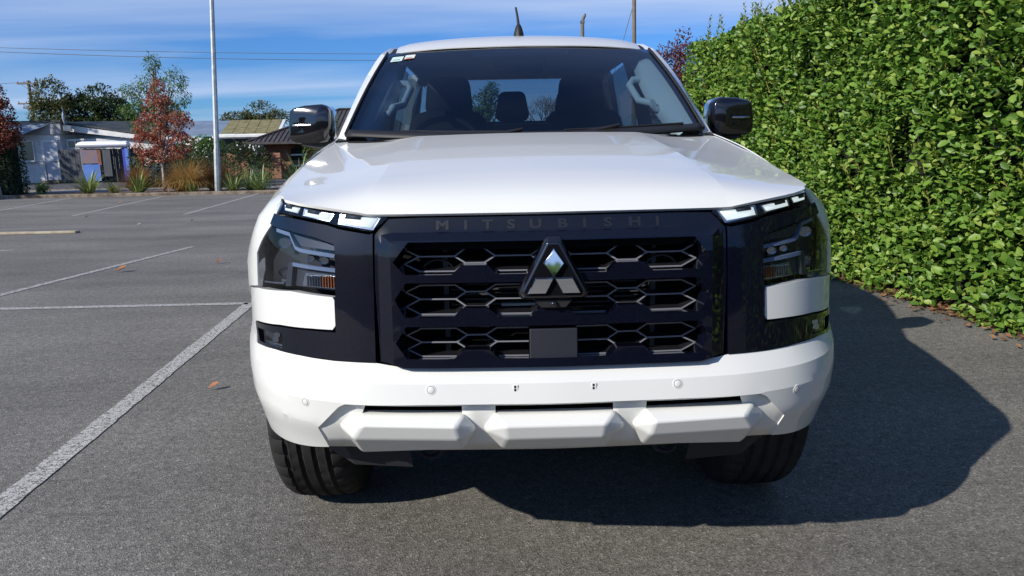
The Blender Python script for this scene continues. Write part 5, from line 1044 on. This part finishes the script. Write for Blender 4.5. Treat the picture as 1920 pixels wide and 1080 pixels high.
# paling fence
MT['paling'] = vary(mat('dark_grey_paling', (.06, .068, .08), .85), (.045, .052, .062), (.085, .093, .105), 3, stretch=(6, 6, .5))
fe = empty('paling_fence', (-22.1, 35.6, 0), 'dark grey paling fence in front of the white house', 'fence')
me0 = None
for k in range(30):
    x = k * .135; h_ = 1.66 + random.uniform(-.025, .025)
    o = box('paling', (x - .062, -.012 - .012 * (k % 2), .03), (x + .062, .012 - .012 * (k % 2), h_), 'paling', fe)
for z in (.4, 1.35): box('rail', (-.1, .03, z - .04), (4.05, .08, z + .04), 'paling', fe)
for x in (0, 2.0, 4.0): box('post', (x - .05, .08, 0), (x + .05, .18, 1.6), 'paling', fe)
# stall-like canopy hung with panels in front of the fence
MT['canopy'] = mat('white_canopy_cloth', (.74, .76, .82), .7); MT['tarp_blue'] = vary(mat('bright_blue_panel', (.06, .16, .50), .6), (.05, .14, .44), (.08, .19, .56), 2); MT['tarp_deep'] = mat('deep_blue_panel', (.03, .04, .36), .6); MT['brown_panel'] = vary(mat('rust_brown_panel', (.20, .08, .045), .8), (.15, .06, .035), (.25, .11, .07), 4); MT['mauve'] = vary(mat('faded_mauve_panel', (.30, .22, .26), .8), (.15, .13, .20), (.22, .14, .13), 5)
cp = empty('display_stand', (-20.9, 35.25, 0), 'stand with white rolled canopy and blue and brown panels before the fence', 'stand')
loft('canopy', [[Vector((x, math.cos(a) * .22, 1.86 + math.sin(a) * .17 * k)) for a in np.linspace(0, 6.283, 13)[:-1]] for x, k in ((-.06, .3), (.0, .8), (.15, 1), (1.1, 1), (1.3, .9), (2.35, 1), (2.42, .8), (2.46, .3))], 'canopy', cp)
for x0, x1, z0, z1, mt_ in ((.05, .85, .95, 1.68, 'mauve'), (.85, 1.02, .2, 1.68, 'brown_panel'), (.10, .95, .08, .90, 'tarp_blue'), (2.1, 2.24, .06, 1.70, 'tarp_deep'), (2.25, 2.42, .06, 1.70, 'tarp_blue'), (1.1, 1.5, .3, 1.66, 'brown_panel')):
    box('panel', (x0, -.03 if mt_ != 'tarp_blue' else -.08, z0), (x1, .0 if mt_ != 'tarp_blue' else -.05, z1), mt_ if not (mt_ == 'brown_panel' and x0 > 1) else 'paling', cp)
for x in (.02, 2.44): box('post', (x - .03, .02, 0), (x + .03, .08, 1.8), 'grey_metal', cp)
# blue and moss roofed houses
bh_ = empty('low_house', (0, 0, 0), 'low house with pale blue and moss coloured metal roofs and white fascia', 'house')
box('wall', (-19.0, 41, 0), (-12.6, 46, 2.3), mat('grey_wall', (.10, .10, .105), .8), bh_)
V = [(-19.3, 40.4, 2.38), (-15.7, 40.4, 2.36), (-16.6, 44.5, 3.28), (-21.5, 44.5, 3.33)]; fixn(raw('roof', V + [(x, y, z + .06) for x, y, z in V], [(0, 1, 2, 3), (4, 5, 6, 7), (0, 1, 5, 4), (1, 2, 6, 5), (2, 3, 7, 6), (3, 0, 4, 7)], 'roof_blue', bh_))
for k in range(5):
    a0 = -15.7 + k * .64; V = [(a0 + .01, 40.3, 2.38), (a0 + .62, 40.3, 2.38), (a0 - .88 + .62, 44.4, 3.26), (a0 - .88 + .01, 44.4, 3.26)]; V = [(x, y, z + .05) for x, y, z in V]
    fixn(raw('roof_panel', V + [(x, y, z + .05) for x, y, z in V], [(0, 1, 2, 3), (4, 5, 6, 7), (0, 1, 5, 4), (1, 2, 6, 5), (2, 3, 7, 6), (3, 0, 4, 7)], 'roof_moss', bh_))
V = [(-12.48, 40.25, 2.42), (-12.3, 40.25, 2.42), (-13.15, 44.4, 3.26), (-13.33, 44.4, 3.26)]; fixn(raw('barge_board', V + [(x, y, z + .1) for x, y, z in V], [(0, 1, 2, 3), (4, 5, 6, 7), (0, 1, 5, 4), (1, 2, 6, 5), (2, 3, 7, 6), (3, 0, 4, 7)], 'white_trim', bh_))
box('fascia', (-16.0, 40.1, 2.14), (-11.3, 40.25, 2.40), 'white_trim', bh_); box('gutter', (-16.0, 40.0, 2.22), (-11.3, 40.1, 2.34), 'white_trim', bh_)
window(bh_, -14.6, -13.4, 41, .9, 1.9, (2, 1)); window(bh_, -13.0, -12.2, 41, 1.0, 1.9)
# brick house with dark tile hip roof
bk = empty('brick_house', (0, 0, 0), 'orange brick house with dark tiled hip roof and arched window', 'house')
wl = box('wall', (-12.3, 37, 0), (-5.0, 44, 1.80), 'brick', bk)
hip = [(-12.95, 36.2, 1.83), (-4.2, 36.2, 1.83), (-4.2, 45, 1.83), (-12.95, 45, 1.83), (-8.9, 40.2, 3.62), (-6.6, 40.2, 3.62)]
rf = fixn(raw('roof', hip, [(0, 1, 5, 4), (1, 2, 5), (2, 3, 4, 5), (3, 0, 4), (0, 3, 2, 1)], 'roof_tile', bk))
for k in range(36):
    x = -12.75 + k * .235; # ribs climb the front slope
    if x < -8.9: f1 = (x + 12.95) / (12.95 - 8.9)
    elif x > -6.6: f1 = (-4.2 - x) / (6.6 - 4.2)
    else: f1 = 1
    if f1 < .03 or x > -4.4: continue
    tube('roof_rib', [(x, 36.2, 1.85), (x, 36.2 + 4 * f1, 1.85 + 1.79 * f1)], .035, 'roof_tile', rf, 5)
tube('ridge', [(-12.95, 36.2, 1.86), (-8.9, 40.2, 3.66), (-6.6, 40.2, 3.66), (-4.2, 36.2, 1.86)], .07, 'roof_tile', rf, 6)
box('gutter', (-13.0, 36.1, 1.74), (-4.2, 36.2, 1.86), 'roof_tile', bk)
axc, aw = -10.48, .42
apts = [(axc - aw, .35), (axc + aw, .35), (axc + aw, 1.3)] + [(axc + aw * math.cos(a), 1.3 + .40 * math.sin(a)) for a in np.linspace(.15, math.pi - .15, 11)] + [(axc - aw, 1.3)]
aw_ = poly_prism('arched_window', apts, 36.93, 37.05, 'window', bk)
for z in (1.18, .62): box('glazing_bar', (axc - aw, 36.88, z - .04), (axc + aw, 36.928, z + .04), 'white_trim', aw_)
for k, a in enumerate(np.linspace(.05, math.pi - .05, 13)):
    c = Vector((axc + (aw + .09) * math.cos(a), 36.97, 1.3 + .49 * math.sin(a))); tng = Vector((-math.sin(a), 0, math.cos(a))); rd_ = Vector((math.cos(a), 0, math.sin(a)))
    V = [c + tng * i_ * .055 + rd_ * j_ * .08 + Vector((0, y_, 0)) for y_ in (-.06, .02) for i_, j_ in ((-1, -1), (1, -1), (1, 1), (-1, 1))]
    fixn(raw('arch_brick', V, [(0, 1, 2, 3), (4, 5, 6, 7), (0, 1, 5, 4), (1, 2, 6, 5), (2, 3, 7, 6), (3, 0, 4, 7)], mat('arch_brick', (.22, .08, .045), .9), aw_))
# brick garden walls and gate
gw = empty('brick_garden_wall', (0, 0, 0), 'brick garden wall with a dark gate and white letterbox behind the light pole', 'wall')
box('wall_pier', (-14.3, 36.3, 0), (-12.95, 36.6, 1.38), 'brick', gw, .01); box('wall_panel', (-12.15, 36.0, 0), (-11.2, 36.3, 1.30), 'brick', gw); box('coping', (-14.35, 36.25, 1.38), (-12.9, 36.65, 1.44), 'concrete', gw, .01)
gt = box('gate', (-12.93, 36.4, .05), (-12.17, 36.46, 1.25), 'paling', gw); box('gate_bar', (-12.6, 36.36, .5), (-12.52, 36.40, 1.1), 'grey_metal', gt)
box('letterbox', (-13.5, 36.2, 1.10), (-13.3, 36.3, 1.42), 'white_trim', gw, .01)
vr = tree('climbing_rose', (-12.6, 35.8, 0), .3, [(-.6, 0, 1.55, .55, .35, .25), (0, 0, 1.35, .6, .4, .35), (.45, 0, 1.15, .45, .35, .3), (-1.0, .2, 1.5, .4, .3, .22)], 2600, .11, 'leaf_dark', 'climbing plant with pale flowers spilling over the brick wall', tr=.03, seed=51, cat='plant')
for k in range(8): c = Vector((rng.uniform(-.7, .6), -.4, rng.uniform(1.45, 1.72))); loft('flower', [[c + Vector((math.cos(q) * r_, y_, math.sin(q) * r_)) for q in np.linspace(0, 6.283, 7)[:-1]] for r_, y_ in ((.02, .02), (.045, -.01), (.03, -.03))], 'flower', vr)
tree('green_shrub', (-9.3, 35.4, 0), .3, [(0, 0, 1.1, .5, .4, .7), (.3, 0, .6, .6, .4, .5)], 1800, .11, 'leaf_green', 'green shrub right of the arched window', tr=.04, seed=52, cat='shrub', group='bushes across the street')
tree('dark_bush', (-11.7, 34.9, 0), .2, [(0, 0, .5, .4, .35, .5), (-.4, 0, .4, .4, .3, .4)], 1300, .10, 'leaf_dark', 'dark bush in front of the brick wall left of the arched window', tr=.04, seed=53, cat='shrub', group='bushes across the street')
